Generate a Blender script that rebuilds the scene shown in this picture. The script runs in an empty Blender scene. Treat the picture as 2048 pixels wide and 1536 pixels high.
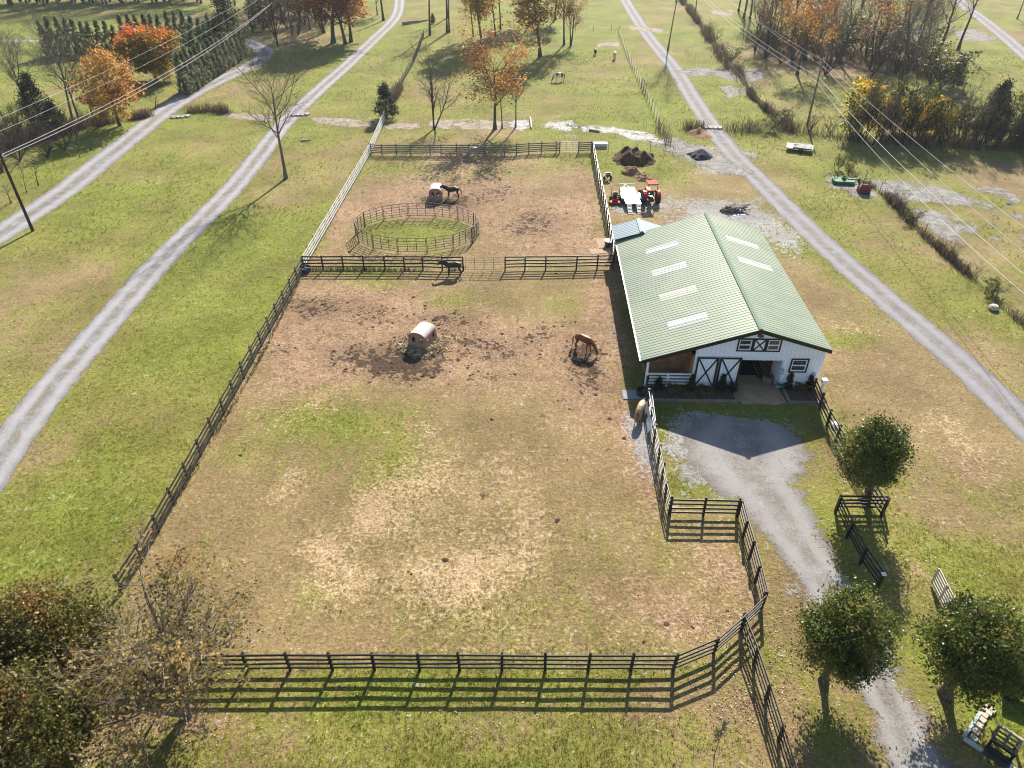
import bpy, bmesh, math, random
import numpy as np
from mathutils import Vector, Matrix
R = math.radians
HAZE = .00012
scene = bpy.context.scene
COL = scene.collection
# ------------------------------------------------------------------ camera and light
CAM_H, FOC, PITCH = 30.0, 1420.0, R(36.53)
cam_d = bpy.data.cameras.new('camera')
cam = bpy.data.objects.new('camera', cam_d); COL.objects.link(cam)
cam.location = (0, 0, CAM_H); cam.rotation_euler = (R(90) - PITCH, 0, 0)
cam_d.sensor_width = 36; cam_d.lens = FOC / 2048 * 36
cam_d.clip_start = .5; cam_d.clip_end = 3000
scene.camera = cam
SUN_EL, SUN_AZ = R(34.4), R(14.0)            # sun ahead of the camera, a little to the right
SV = Vector((math.cos(SUN_EL) * math.sin(SUN_AZ), math.cos(SUN_EL) * math.cos(SUN_AZ), math.sin(SUN_EL)))
sd_ = bpy.data.lights.new('sun', 'SUN'); sd_.energy = 5.0; sd_.angle = R(.55); sd_.color = (1, .925, .80)
so = bpy.data.objects.new('sun', sd_); COL.objects.link(so)
so.rotation_euler = SV.to_track_quat('Z', 'Y').to_euler()
w = bpy.data.worlds.new('World'); scene.world = w; w.use_nodes = True
wn = w.node_tree; bg = wn.nodes['Background']
sky = wn.nodes.new('ShaderNodeTexSky'); sky.sky_type = 'NISHITA'; sky.sun_disc = False
sky.sun_elevation = SUN_EL; sky.sun_rotation = SUN_AZ; sky.air_density = 1.0; sky.dust_density = .8
wn.links.new(sky.outputs[0], bg.inputs[0]); bg.inputs[1].default_value = .082
vs = scene.view_settings; vs.view_transform = 'Standard'; vs.look = 'None'; vs.exposure = 1.38; vs.gamma = 1
scene.cycles.max_bounces = 6; scene.cycles.transparent_max_bounces = 12
scene.cycles.volume_bounces = 0
scene.cycles.use_denoising = True; scene.cycles.denoiser = 'OPENIMAGEDENOISE'; scene.cycles.denoising_input_passes = 'RGB_ALBEDO_NORMAL'; scene.cycles.denoising_prefilter = 'ACCURATE'; scene.cycles.filter_width = 1.1; scene.cycles.sample_clamp_indirect = 1.5; scene.cycles.sample_clamp_direct = 12

def at(x, y, h=0.0):
    """the point of height h seen at photo pixel x, y"""
    dep = PITCH + math.atan((y - 768) / FOC)
    Y = (CAM_H - h) / math.tan(dep)
    d = Y * math.cos(PITCH) + (CAM_H - h) * math.sin(PITCH)
    return Vector(((x - 1024) / FOC * d, Y, h))
def depth_at(x, y): p = at(x, y); return p.y * math.cos(PITCH) + CAM_H * math.sin(PITCH)
def height_over(by, ty):
    """height of something standing at ground row by whose top is seen at row ty"""
    Y = at(0, by).y
    return CAM_H - Y * math.tan(PITCH + math.atan((ty - 768) / FOC))
def ray(x, y):
    v = Vector(((x - 1024) / FOC, (768 - y) / FOC, -1)); return cam.rotation_euler.to_matrix() @ v
def on_plane(x, y, p0, n):
    d = ray(x, y); o = Vector((0, 0, CAM_H)); t = (p0 - o).dot(n) / d.dot(n); return o + d * t

# ------------------------------------------------------------------ materials
MATS = {}
class NT:
    def __init__(s, name):
        s.m = bpy.data.materials.new(name); s.m.use_nodes = True; s.t = s.m.node_tree
        s.b = s.t.nodes['Principled BSDF']; s.out = s.t.nodes['Material Output']
        MATS[name] = s.m
    def n(s, kind, **kw):
        x = s.t.nodes.new('ShaderNode' + kind)
        for k, v in kw.items():
            if hasattr(x, k): setattr(x, k, v)
            else: s.set(x.inputs[k.replace('_', ' ')], v)
        return x
    def set(s, sock, v):
        if isinstance(v, bpy.types.NodeSocket): s.t.links.new(v, sock)
        else: sock.default_value = v
    def pos(s):
        if not hasattr(s, '_p'): s._p = s.n('NewGeometry').outputs['Position']
        return s._p
    def obj(s): return s.n('TexCoord').outputs['Object']
    def noise(s, scale, detail=4, rough=.6, vec=None, dist=0, col=False):
        x = s.n('TexNoise', Scale=scale, Detail=detail, Roughness=rough, Distortion=dist)
        s.set(x.inputs['Vector'], vec if vec is not None else s.pos())
        return x.outputs[1 if col else 0]
    def attr(s, name): return s.n('Attribute', attribute_name=name).outputs['Fac']
    def math(s, op, a, b=0.0, c=0.0):
        x = s.n('Math', operation=op); s.set(x.inputs[0], a); s.set(x.inputs[1], b); s.set(x.inputs[2], c); return x.outputs[0]
    def ss(s, v, a, b):
        x = s.n('MapRange', interpolation_type='SMOOTHSTEP'); s.set(x.inputs[0], v); s.set(x.inputs[1], a); s.set(x.inputs[2], b); return x.outputs[0]
    def mix(s, f, a, b, mode='MIX'):
        x = s.n('Mix', data_type='RGBA', blend_type=mode); s.set(x.inputs[0], f); s.set(x.inputs[6], a if not isinstance(a, tuple) else (*a, 1)); s.set(x.inputs[7], b if not isinstance(b, tuple) else (*b, 1)); return x.outputs[2]
    def ramp(s, v, stops):
        x = s.n('ValToRGB'); s.set(x.inputs[0], v); e = x.color_ramp.elements
        while len(e) < len(stops): e.new(.5)
        for k, (p, c) in enumerate(stops): e[k].position = p; e[k].color = (*c, 1)
        return x.outputs[0]
    def bump(s, h, strength=.5, dist=.1):
        x = s.n('Bump', Strength=strength, Distance=dist); s.set(x.inputs['Height'], h); s.set(s.b.inputs['Normal'], x.outputs[0]); return x.outputs[0]
    def base(s, c): s.set(s.b.inputs['Base Color'], c if not isinstance(c, tuple) else (*c, 1)); return s
    def rough(s, r, spec=.3): s.set(s.b.inputs['Roughness'], r); s.set(s.b.inputs['Specular IOR Level'], spec); return s
def plain(name, c, rough=.6, spec=.3, var=.25, scale=3., bump=0, metal=0, fine=40.):
    """paint, timber, metal ...: a colour broken by two sizes of grime and wear"""
    m = NT(name); o = m.obj()
    a = m.noise(scale, 4, .6, o); b = m.noise(fine, 3, .6, o)
    k = m.math('ADD', m.math('MULTIPLY', a, .65), m.math('MULTIPLY', b, .35))
    lo = tuple(x * (1 - var) for x in c); hi = tuple(min(.95, x * (1 + var)) for x in c)
    m.base(m.ramp(k, [(.3, lo), (.7, hi)])).rough(rough, spec); m.b.inputs['Metallic'].default_value = metal
    if bump: m.bump(b, bump, .02)
    return m.m
def leafy(name, stops, trans=.45, rough=.55):
    """leaves: colour by a per-leaf tint, light passing through"""
    m = NT(name); t = m.attr('tint')
    c = m.ramp(t, stops); m.base(c).rough(rough, .25)
    tr = m.n('BsdfTranslucent'); m.set(tr.inputs[0], m.mix(.25, c, (1, .95, .4), 'MULTIPLY'))
    mx = m.n('MixShader'); mx.inputs[0].default_value = trans
    m.t.links.new(m.b.outputs[0], mx.inputs[1]); m.t.links.new(tr.outputs[0], mx.inputs[2]); m.t.links.new(mx.outputs[0], m.out.inputs[0])
    return m.m

# ------------------------------------------------------------------ meshes
def tag(o, label=None, cat=None, group=None, kind=None):
    for k, v in (('label', label), ('category', cat), ('group', group), ('kind', kind)):
        if v: o[k] = v
    return o
def link(name, me, mat=None, parent=None, loc=(0, 0, 0), rz=0, label=None):
    o = bpy.data.objects.new(name, me); COL.objects.link(o)
    if mat is not None and len(me.materials) == 0: me.materials.append(mat)
    o.parent = parent; o.location = loc; o.rotation_euler = (0, 0, rz)
    if label: o['label'] = label
    return o
def thing(name, label, cat, loc=(0, 0, 0), rz=0, group=None, scale=None):
    o = bpy.data.objects.new(name, None); COL.objects.link(o); o.empty_display_size = .2
    o.location = loc; o.rotation_euler = (0, 0, rz)
    if scale is not None: o.scale = scale
    return tag(o, label, cat, group)
def fast_mesh(name, V, faces, attrs=None, fattrs=None, smooth=False):
    """V (n,3); faces: arrays (m,k)"""
    me = bpy.data.meshes.new(name); V = np.asarray(V, np.float32)
    faces = [np.asarray(f, np.int32) for f in (faces if isinstance(faces, list) else [faces]) if len(f)]
    me.vertices.add(len(V)); me.vertices.foreach_set('co', V.ravel())
    loops = np.concatenate([f.ravel() for f in faces]); me.loops.add(len(loops)); me.loops.foreach_set('vertex_index', loops)
    tot = np.concatenate([np.full(len(f), f.shape[1], np.int32) for f in faces]); st = np.concatenate([[0], np.cumsum(tot)[:-1]]).astype(np.int32)
    me.polygons.add(len(tot)); me.polygons.foreach_set('loop_start', st)
    if smooth: me.polygons.foreach_set('use_smooth', np.ones(len(tot), bool))
    me.update(calc_edges=True)
    for k, v in (attrs or {}).items(): me.attributes.new(k, 'FLOAT', 'POINT').data.foreach_set('value', np.asarray(v, np.float32))
    for k, v in (fattrs or {}).items(): me.attributes.new(k, 'FLOAT', 'FACE').data.foreach_set('value', np.asarray(v, np.float32))
    return me
class MB:
    """collects boxes, bars, tubes, lathes into ONE mesh"""
    def __init__(s): s.v = []; s.f = []
    def add(s, vs, fs):
        k = len(s.v); s.v += [tuple(v) for v in vs]; s.f += [tuple(i + k for i in f) for f in fs]; return s
    def box(s, c, d, rz=0, rx=0, ry=0, taper=1.0):
        m = Matrix.Translation(c) @ Matrix.Rotation(rz, 4, 'Z') @ Matrix.Rotation(ry, 4, 'Y') @ Matrix.Rotation(rx, 4, 'X')
        vs = []
        for z in (-.5, .5):
            q = taper if z > 0 else 1
            for x, y in ((-.5, -.5), (.5, -.5), (.5, .5), (-.5, .5)): vs.append(m @ Vector((x * d[0] * q, y * d[1] * q, z * d[2])))
        return s.add(vs, [(3, 2, 1, 0), (4, 5, 6, 7), (0, 1, 5, 4), (1, 2, 6, 5), (2, 3, 7, 6), (3, 0, 4, 7)])
    def bar(s, a, b, w_, h_, up=(0, 0, 1)):
        """a rectangular bar from a to b, w_ across, h_ along up"""
        a, b = Vector(a), Vector(b); d = (b - a).normalized(); up = Vector(up)
        sx = d.cross(up)
        if sx.length < 1e-4: sx = d.cross(Vector((0, 1, 0)))
        sx.normalize(); u = sx.cross(d)
        vs = [p + sx * (i * w_ / 2) + u * (j * h_ / 2) for p in (a, b) for i, j in ((-1, -1), (1, -1), (1, 1), (-1, 1))]
        return s.add(vs, [(3, 2, 1, 0), (4, 5, 6, 7), (0, 1, 5, 4), (1, 2, 6, 5), (2, 3, 7, 6), (3, 0, 4, 7)])
    def tube(s, pts, r, n=8, cap=True):
        pts = [Vector(p) for p in pts]; rs = r if isinstance(r, (list, tuple)) else [r] * len(pts); vs = []
        for i, p in enumerate(pts):
            d = (pts[min(i + 1, len(pts) - 1)] - pts[max(i - 1, 0)]).normalized()
            u = d.cross(Vector((0, 0, 1)) if abs(d.z) < .9 else Vector((1, 0, 0))).normalized(); v = d.cross(u)
            vs += [p + (u * math.cos(2 * math.pi * k / n) + v * math.sin(2 * math.pi * k / n)) * rs[i] for k in range(n)]
        fs = [(i * n + k, i * n + (k + 1) % n, (i + 1) * n + (k + 1) % n, (i + 1) * n + k) for i in range(len(pts) - 1) for k in range(n)]
        if cap: fs += [tuple(range(n))[::-1], tuple((len(pts) - 1) * n + k for k in range(n))]
        return s.add(vs, fs)
    def wheel(s, c, r, w_, axis='x', n=18, hub=.55):
        """a tyre-like ring: rounded shoulders"""
        prof = [(-.5, hub), (-.5, .88), (-.32, 1), (.32, 1), (.5, .88), (.5, hub)]; vs = []
        for (t, q) in prof:
            for k in range(n):
                a = 2 * math.pi * k / n; x, y, z = t * w_, q * r * math.cos(a), q * r * math.sin(a)
                vs.append((c[0] + x, c[1] + y, c[2] + z) if axis == 'x' else (c[0] + y, c[1] + x, c[2] + z))
        m_ = len(prof)
        fs = [(i * n + k, i * n + (k + 1) % n, (i + 1) * n + (k + 1) % n, (i + 1) * n + k) for i in range(m_ - 1) for k in range(n)]
        fs += [((m_ - 1) * n + k, (m_ - 1) * n + (k + 1) % n, (k + 1) % n, k) for k in range(n)]
        return s.add(vs, fs)
    def lathe(s, prof, c=(0, 0, 0), n=16):
        vs = [(c[0] + r * math.cos(2 * math.pi * k / n), c[1] + r * math.sin(2 * math.pi * k / n), c[2] + z) for r, z in prof for k in range(n)]
        fs = [(i * n + k, i * n + (k + 1) % n, (i + 1) * n + (k + 1) % n, (i + 1) * n + k) for i in range(len(prof) - 1) for k in range(n)]
        fs += [tuple(range(n))[::-1], tuple((len(prof) - 1) * n + k for k in range(n))]
        return s.add(vs, fs)
    def prism(s, poly, a, b, axis='y'):
        """a polygon of the two other axes, drawn out along axis from a to b"""
        n = len(poly)
        def P(u, v, t): return (u, t, v) if axis == 'y' else ((t, u, v) if axis == 'x' else (u, v, t))
        vs = [P(u, v, a) for u, v in poly] + [P(u, v, b) for u, v in poly]
        fs = [tuple(range(n)), tuple(range(2 * n - 1, n - 1, -1))] + [(i, i + n, (i + 1) % n + n, (i + 1) % n) for i in range(n)]
        return s.add(vs, fs)
    def mesh(s, name, smooth=False, bevel=0):
        me = bpy.data.meshes.new(name); me.from_pydata(s.v, [], s.f)
        bm = bmesh.new(); bm.from_mesh(me); bmesh.ops.recalc_face_normals(bm, faces=bm.faces)
        if bevel: bmesh.ops.bevel(bm, geom=bm.edges[:], offset=bevel, segments=1, affect='EDGES', clamp_overlap=True)
        bm.to_mesh(me); bm.free()
        if smooth:
            for p in me.polygons: p.use_smooth = True
        me.update(); return me
    def build(s, name, mat, parent=None, loc=(0, 0, 0), rz=0, label=None, smooth=False, bevel=0):
        return link(name, s.mesh(name, smooth, bevel), mat, parent, loc, rz, label)
def holed(outer, holes, t, axis='y', off=0.0):
    """a panel with openings: outline and holes as (u, v) lists, t thick; returns verts, faces for MB.add"""
    bm = bmesh.new(); eds = []
    for loop in [outer] + holes:
        vs = [bm.verts.new((u, 0, v)) for u, v in loop]
        eds += [bm.edges.new((vs[i], vs[(i + 1) % len(vs)])) for i in range(len(vs))]
    bmesh.ops.triangle_fill(bm, use_beauty=True, use_dissolve=False, edges=eds)
    r = bmesh.ops.extrude_face_region(bm, geom=bm.faces[:])
    for v in [g for g in r['geom'] if isinstance(g, bmesh.types.BMVert)]: v.co.y += t
    bm.verts.index_update()
    vs = [(v.co.x, v.co.y + off, v.co.z) if axis == 'y' else (v.co.y + off, v.co.x, v.co.z) for v in bm.verts]
    fs = [tuple(v.index for v in f.verts) for f in bm.faces]; bm.free()
    return vs, fs

# ------------------------------------------------------------------ numpy noise
def vnoise(X, Y, cell, seed, octs=3):
    rng = np.random.default_rng(seed); out = 0; amp = 1; tot = 0
    for o in range(octs):
        L = rng.random((257, 257)); x = X / cell + 1000.3; y = Y / cell + 1000.7
        xi = np.floor(x).astype(int); yi = np.floor(y).astype(int); fx = x - xi; fy = y - yi
        fx = fx * fx * (3 - 2 * fx); fy = fy * fy * (3 - 2 * fy)
        g = lambda a, b: L[a % 257, b % 257]
        out = out + amp * ((g(xi, yi) * (1 - fx) + g(xi + 1, yi) * fx) * (1 - fy) + (g(xi, yi + 1) * (1 - fx) + g(xi + 1, yi + 1) * fx) * fy)
        tot += amp; amp *= .5; cell /= 2
    return out / tot
def sdf(X, Y, poly):
    """signed distance to a polygon, positive inside"""
    d = np.full(X.shape, 1e9); ins = np.zeros(X.shape, bool); n = len(poly)
    for i in range(n):
        (ax, ay), (bx, by) = poly[i][:2], poly[(i + 1) % n][:2]
        ex, ey = bx - ax, by - ay; L2 = ex * ex + ey * ey + 1e-9
        t = np.clip(((X - ax) * ex + (Y - ay) * ey) / L2, 0, 1)
        d = np.minimum(d, np.hypot(X - ax - t * ex, Y - ay - t * ey))
        c = (ay > Y) != (by > Y)
        ins ^= c & (X < (bx - ax) * (Y - ay) / (by - ay + 1e-12) + ax)
    return np.where(ins, d, -d)
def pix(*pts): return [tuple(at(x, y)[:2]) for x, y in pts]
def sm(v, a, b):
    t = np.clip((v - a) / (b - a), 0, 1); return t * t * (3 - 2 * t)
# ------------------------------------------------------------------ ground: one sheet, colour regions kept as vertex masks
FRONT = pix((200, 1332), (262, 1112), (600, 545), (1228, 540), (1262, 780), (1300, 850), (1343, 1000), (1482, 1030), (1535, 1215), (1492, 1262), (1432, 1305), (1355, 1335))
BACK = pix((602, 540), (738, 305), (1185, 302), (1228, 535))
MID = pix((742, 285), (760, 240), (862, 70), (1240, 60), (1330, 255), (1190, 283))
def axis(lo, hi, fine, a, b, coarse):
    return np.array(sorted(set(np.round(np.concatenate([np.arange(a, b, fine), np.linspace(lo, a, int((a - lo) / coarse) + 2), np.linspace(b, hi, int((hi - b) / coarse) + 2)]), 3))))
gx = np.concatenate([[-900, -600], axis(-260, 260, .55, -50, 50, 2.2), [600, 900]]); gy = np.concatenate([[-200, -60], axis(0, 330, .55, 10, 108, 1.6), [420, 600, 900, 1300]])
GX, GY = np.meshgrid(gx, gy)
def blobs(lst):
    """soft patches: (pixel x, pixel y, half width, half height in pixels, weight)"""
    out = np.zeros(GX.shape)
    wx = (vnoise(GX, GY, 5, 91) - .5) * 5; wy = (vnoise(GX, GY, 5, 92) - .5) * 5
    for x, y, rx, ry, a in lst:
        c = at(x, y); sx = rx / FOC * depth_at(x, y); sy = (at(x, max(y - ry, -200)).y - at(x, y + ry).y) / 2
        k = min(1, .25 + .2 * min(sx, sy))
        out += a * np.exp(-1.4 * (((GX + wx * k - c.x) / sx) ** 2 + ((GY + wy * k - c.y) / sy) ** 2))
    return out
sF, sB, sM = sdf(GX, GY, FRONT), sdf(GX, GY, BACK), sdf(GX, GY, MID)
inF, inB, inM = sm(sF, -.5, .8), sm(sB, -.3, .8), sm(sM, -.5, 1.5)
n1 = vnoise(GX, GY, 16, 1, 4); n2 = vnoise(GX, GY, 6, 2, 4); n3 = vnoise(GX, GY, 24, 3, 4); n4 = vnoise(GX, GY, 3.2, 4, 3)
lush = np.clip(.40 + 1.7 * (n1 - .5) + 1.1 * (n2 - .5), 0, 1)
lush = np.clip(lush + .16 * sm(GY, 75, 120) + .06 * (GX < -14), 0, 1)
lush = lush * (1 - inF) + inF * np.clip(.16 + .9 * (n2 - .5), 0, 1)
lush = lush * (1 - inB) + inB * np.clip(.30 + 1.2 * (n2 - .5), 0, 1)
lush += blobs([(700, 835, 62, 30, .8), (600, 830, 60, 40, .45), (480, 900, 70, 60, .35), (660, 760, 90, 22, .4), (810, 930, 60, 90, .4), (740, 870, 110, 60, .3), (560, 960, 90, 50, .25), (930, 600, 150, 30, .25), (1130, 600, 60, 25, .3),
    (880, 345, 170, 22, .75), (780, 335, 60, 15, .6), (1010, 345, 60, 14, .5), (1130, 330, 60, 25, .5), (830, 462, 110, 32, .8), (905, 437, 50, 12, .8), (1045, 428, 35, 6, .8), (730, 310, 60, 12, .4), (990, 300, 200, 10, .3),
    (500, 640, 50, 160, .3), (330, 950, 120, 120, .28), (150, 1030, 160, 90, .36), (60, 800, 120, 90, .2), (420, 340, 90, 30, .35), (220, 380, 120, 40, .3), (600, 320, 60, 60, .2), (470, 500, 50, 80, .2), (180, 640, 140, 70, -.22), (400, 700, 60, 90, -.15), (250, 470, 120, 40, -.2), (1000, 1440, 800, 80, -.36), (1340, 880, 50, 40, -.4), (150, 980, 150, 120, -.12), (330, 1000, 60, 120, -.2), (120, 900, 60, 60, -.2), (430, 560, 40, 90, -.2), (1900, 1050, 180, 150, -.4), (1800, 720, 160, 60, -.25), (1620, 620, 60, 80, -.15), (1900, 850, 140, 90, -.3), (1860, 1260, 120, 60, -.2), (1560, 1150, 40, 120, -.2), (640, 280, 80, 20, .25),
    (1240, 330, 70, 40, .6), (1330, 350, 80, 40, .45), (1270, 270, 100, 12, .5), (1600, 340, 140, 40, .45), (1750, 520, 130, 60, .5), (1900, 600, 120, 60, .55), (1640, 440, 60, 30, .4), (1450, 200, 60, 60, .45), (1400, 120, 60, 60, .5), (1530, 220, 90, 30, .4), (1300, 190, 30, 80, .4),
    (1700, 690, 60, 28, .8), (1780, 960, 40, 30, .4), (1930, 560, 60, 30, .5), (1870, 700, 90, 50, .25), (1700, 560, 60, 40, .35), (1960, 760, 90, 60, .3), (1480, 260, 60, 14, .5),
    (700, 170, 100, 40, .4), (650, 190, 60, 30, .3), (760, 190, 50, 40, .3), (840, 60, 60, 50, .4), (1180, 40, 120, 50, .5), (100, 60, 160, 30, .7), (30, 110, 60, 40, .6),
    (1400, 1490, 120, 60, .25), (1000, 1400, 400, 40, .12), (650, 1430, 150, 50, .2), (450, 1400, 120, 40, .1), (1640, 1480, 60, 60, .5), (1980, 1440, 60, 60, .8), (1560, 1330, 40, 70, .2), (1850, 1330, 40, 60, .3), (1420, 830, 100, 18, .55), (1560, 830, 90, 20, .45), (1345, 850, 60, 30, .3), (1620, 860, 30, 30, .4)])
dirt = inF * np.clip(.30 + 1.2 * (n3 - .5), 0, 1) * sm(GY, 16, 44) + inB * np.clip(.22 + 1.0 * (n3 - .5), 0, 1)
dirt += blobs([(760, 610, 160, 45, .7), (820, 690, 230, 70, .8), (620, 720, 100, 60, .5), (1010, 680, 160, 60, .5), (1170, 740, 70, 90, .7), (1210, 620, 40, 120, .6), (980, 770, 120, 30, .3), (620, 650, 60, 60, .5),
    (860, 400, 180, 28, .7), (1090, 440, 140, 55, .8), (1170, 380, 40, 70, .5), (680, 450, 40, 50, .5), (860, 512, 260, 8, .4), (830, 465, 105, 26, -.6), (1120, 500, 110, 20, .6), (640, 520, 40, 20, .3),
    (1250, 860, 40, 60, .4), (1290, 960, 30, 70, .5), (1450, 1130, 70, 70, .55), (1330, 1230, 150, 90, .45), (1020, 1290, 300, 30, .2), (700, 1290, 300, 30, .25), (1160, 285, 40, 10, .5),
    (1720, 720, 70, 40, .35), (1950, 930, 110, 60, .5), (1900, 1050, 90, 60, .35), (1830, 1180, 80, 70, .45), (1590, 1230, 40, 60, .35), (1290, 400, 90, 28, .4), (1420, 480, 80, 50, .35), (1360, 330, 60, 20, .3), (380, 1440, 150, 50, .5), (230, 1500, 100, 70, .6),
    (800, 240, 250, 16, .4), (1450, 145, 120, 14, .5), (1560, 110, 80, 50, .45), (1700, 120, 140, 60, .5), (1850, 280, 200, 20, .3), (620, 80, 120, 30, .5), (560, 40, 120, 30, .6), (1450, 1450, 80, 60, .3)])
straw = inF * np.clip(.35 + 1.3 * (n2 - .5), 0, 1) * .55 * sm(GY, 50, 25) + np.clip(.1 + .8 * (n2 - .5), 0, 1) * .3
straw += blobs([(600, 960, 60, 40, .55), (540, 1010, 50, 30, .45), (640, 1110, 70, 55, .65), (740, 1020, 40, 50, .6), (930, 1130, 110, 80, .65), (1060, 1060, 60, 80, .5), (900, 950, 120, 90, .4), (800, 1000, 60, 60, .45), (730, 1160, 70, 60, .45), (1050, 920, 70, 80, .35), (880, 860, 60, 40, .3), (1050, 800, 90, 30, .25),
    (820, 400, 70, 14, .4), (750, 350, 60, 16, .35), (1180, 440, 25, 50, .45), (1150, 480, 60, 20, .35), (900, 480, 40, 14, .4), (1330, 440, 60, 16, .4), (1550, 480, 60, 22, .6), (1700, 400, 90, 16, .4), (1560, 200, 70, 14, .4), (1660, 200, 60, 10, .3),
    (1900, 860, 90, 70, .5), (1990, 960, 50, 80, .35), (1700, 660, 60, 20, .5), (1840, 1010, 60, 50, .2), (620, 350, 60, 30, .25), (300, 350, 120, 24, .4), (520, 280, 50, 20, .3), (110, 1010, 80, 30, .25), (1350, 930, 60, 40, .55), (1340, 400, 60, 15, .3), (920, 200, 100, 24, .3), (1250, 160, 60, 40, .3), (480, 190, 60, 30, .3)])
mud = inF * sm(n3, .55, .8) * .25 * sm(GY, 30, 45) + blobs([(830, 700, 65, 30, .9), (800, 730, 90, 26, .6), (900, 640, 60, 22, .6), (720, 710, 90, 26, .45), (980, 690, 90, 30, .5), (1080, 660, 40, 20, .4), (1170, 735, 45, 55, .85), (1160, 700, 40, 18, .6), (640, 610, 60, 22, .45), (760, 630, 80, 26, .4), (900, 400, 70, 14, .75), (990, 385, 80, 14, .4), (1040, 450, 70, 22, .55), (1080, 430, 60, 14, .4), (870, 395, 50, 10, .4), (1190, 470, 24, 20, .3), (560, 700, 40, 20, .35), (1000, 750, 80, 12, .3), (1130, 640, 50, 12, .25)])
gstone = blobs([(1440, 428, 125, 32, 1.0), (1565, 480, 60, 40, .8), (1330, 470, 60, 16, .5), (1250, 418, 30, 8, .9), (1390, 300, 70, 14, .9), (1430, 330, 50, 16, .8), (1520, 395, 30, 10, .4), (1290, 410, 60, 12, .35), (1270, 860, 30, 40, .75), (1278, 920, 26, 60, .5), (1215, 640, 16, 80, .35), (1385, 880, 70, 36, .85), (1400, 845, 80, 16, .5), (1450, 850, 60, 20, .8), (1540, 880, 70, 40, .9), (1400, 940, 60, 30, .75), (1480, 960, 90, 40, .9), (1340, 900, 40, 30, .3), (1400, 830, 60, 12, .35), (1580, 1170, 24, 50, .4), (1690, 375, 40, 10, .6)])
cl = lambda a: np.clip(a, 0, 1).ravel()
ny, nx = GX.shape
idx = np.arange(ny * nx).reshape(ny, nx)
gf = np.stack([idx[:-1, :-1], idx[:-1, 1:], idx[1:, 1:], idx[1:, :-1]], -1).reshape(-1, 4)
GROUND_MUD = np.clip(mud, 0, 1); GROUND_LUSH, GROUND_DIRT, GROUND_STONE = np.clip(lush, 0, 1), np.clip(dirt, 0, 1), np.clip(gstone, 0, 1)
ground_me = fast_mesh('ground', np.stack([GX.ravel(), GY.ravel(), np.zeros(GX.size)], -1), gf, dict(lush=cl(lush), dirt=cl(dirt), straw=cl(straw), mud=cl(mud), stone=cl(gstone), paddock=cl(np.maximum(inF, inB))))

g = NT('ground_turf')
def stretch(v, k): return g.math('ADD', g.math('MULTIPLY', g.math('SUBTRACT', v, .5), k), .5)
big = g.noise(.16, 5, .6); mid = stretch(g.noise(1.0, 5, .65), 2.0); fin = stretch(g.noise(5.5, 4, .7), 2.2); gr = stretch(g.noise(17.0, 3, .65), 2.4); mott = stretch(g.noise(2.4, 4, .7, dist=.6), 2.2)
mp_ = g.n('Mapping'); mp_.inputs['Scale'].default_value = (1.0, .16, 1); mp_.inputs['Rotation'].default_value = (0, 0, R(2)); g.set(mp_.inputs[0], g.pos()); streak = stretch(g.noise(1.5, 4, .65, mp_.outputs[0]), 2.0)
clump = g.ss(g.noise(1.25, 3, .6, dist=.7), .38, .62); clumps = g.ss(g.noise(3.6, 3, .65, dist=.4), .36, .64)
speck = stretch(g.math('ADD', g.math('MULTIPLY', fin, .45), g.math('ADD', g.math('MULTIPLY', gr, .40), g.math('MULTIPLY', mott, .15))), .85)
def thr(name, lo, hi, k1=.4, k2=.5, k3=.5, nz=None):
    v = g.math('ADD', g.attr(name), g.math('ADD', g.math('MULTIPLY', g.math('SUBTRACT', mid, .5), k1), g.math('ADD', g.math('MULTIPLY', g.math('SUBTRACT', nz or fin, .5), k2), g.math('MULTIPLY', g.math('SUBTRACT', mott, .5), k3))))
    return g.ss(v, lo, hi)
dry = g.ramp(speck, [(.18, (.060, .043, .021)), (.42, (.155, .113, .056)), (.6, (.222, .164, .088)), (.85, (.33, .255, .155))])
olive = g.ramp(speck, [(.18, (.046, .048, .012)), (.42, (.122, .122, .028)), (.62, (.182, .172, .046)), (.85, (.28, .255, .105))])
green = g.ramp(speck, [(.18, (.036, .052, .009)), (.42, (.106, .128, .020)), (.62, (.162, .182, .032)), (.85, (.245, .253, .07))])
c = g.mix(thr('lush', .08, .50, .5, .45, .6, streak), dry, olive)
c = g.mix(thr('lush', .52, 1.0, .55, .5, .6, streak), c, green)
soil = g.ramp(speck, [(.18, (.052, .033, .021)), (.40, (.158, .101, .062)), (.6, (.268, .182, .118)), (.85, (.40, .30, .21))])
c = g.mix(1.0, c, g.ramp(g.math('ADD', g.math('MULTIPLY', clump, .5), g.math('MULTIPLY', clumps, .5)), [(.1, (.86, .87, .82)), (.5, (1, 1, 1)), (.9, (1.08, 1.06, 1.03))]), 'MULTIPLY')
soil = g.mix(1.0, soil, g.ramp(g.math('ADD', g.math('MULTIPLY', clump, .45), g.math('MULTIPLY', clumps, .55)), [(.1, (.66, .63, .60)), (.45, (1, 1, 1)), (.9, (1.16, 1.14, 1.11))]), 'MULTIPLY')
c = g.mix(thr('dirt', .26, .62, .6, .5, .7), c, soil)
hay = g.ramp(speck, [(.18, (.10, .065, .036)), (.42, (.25, .175, .10)), (.62, (.40, .305, .19)), (.85, (.54, .44, .31))])
c = g.mix(thr('straw', .30, .98, .5, .7, .7), c, hay)
stone = g.ramp(speck, [(.18, (.07, .068, .07)), (.42, (.19, .187, .195)), (.62, (.29, .285, .295)), (.85, (.43, .42, .42))])
c = g.mix(g.math('MULTIPLY', thr('stone', .26, .56, .6, .5, .8), .92), c, stone)
clod = g.ramp(speck, [(.25, (.018, .011, .008)), (.6, (.058, .037, .026)), (.9, (.13, .09, .062))])
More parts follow.
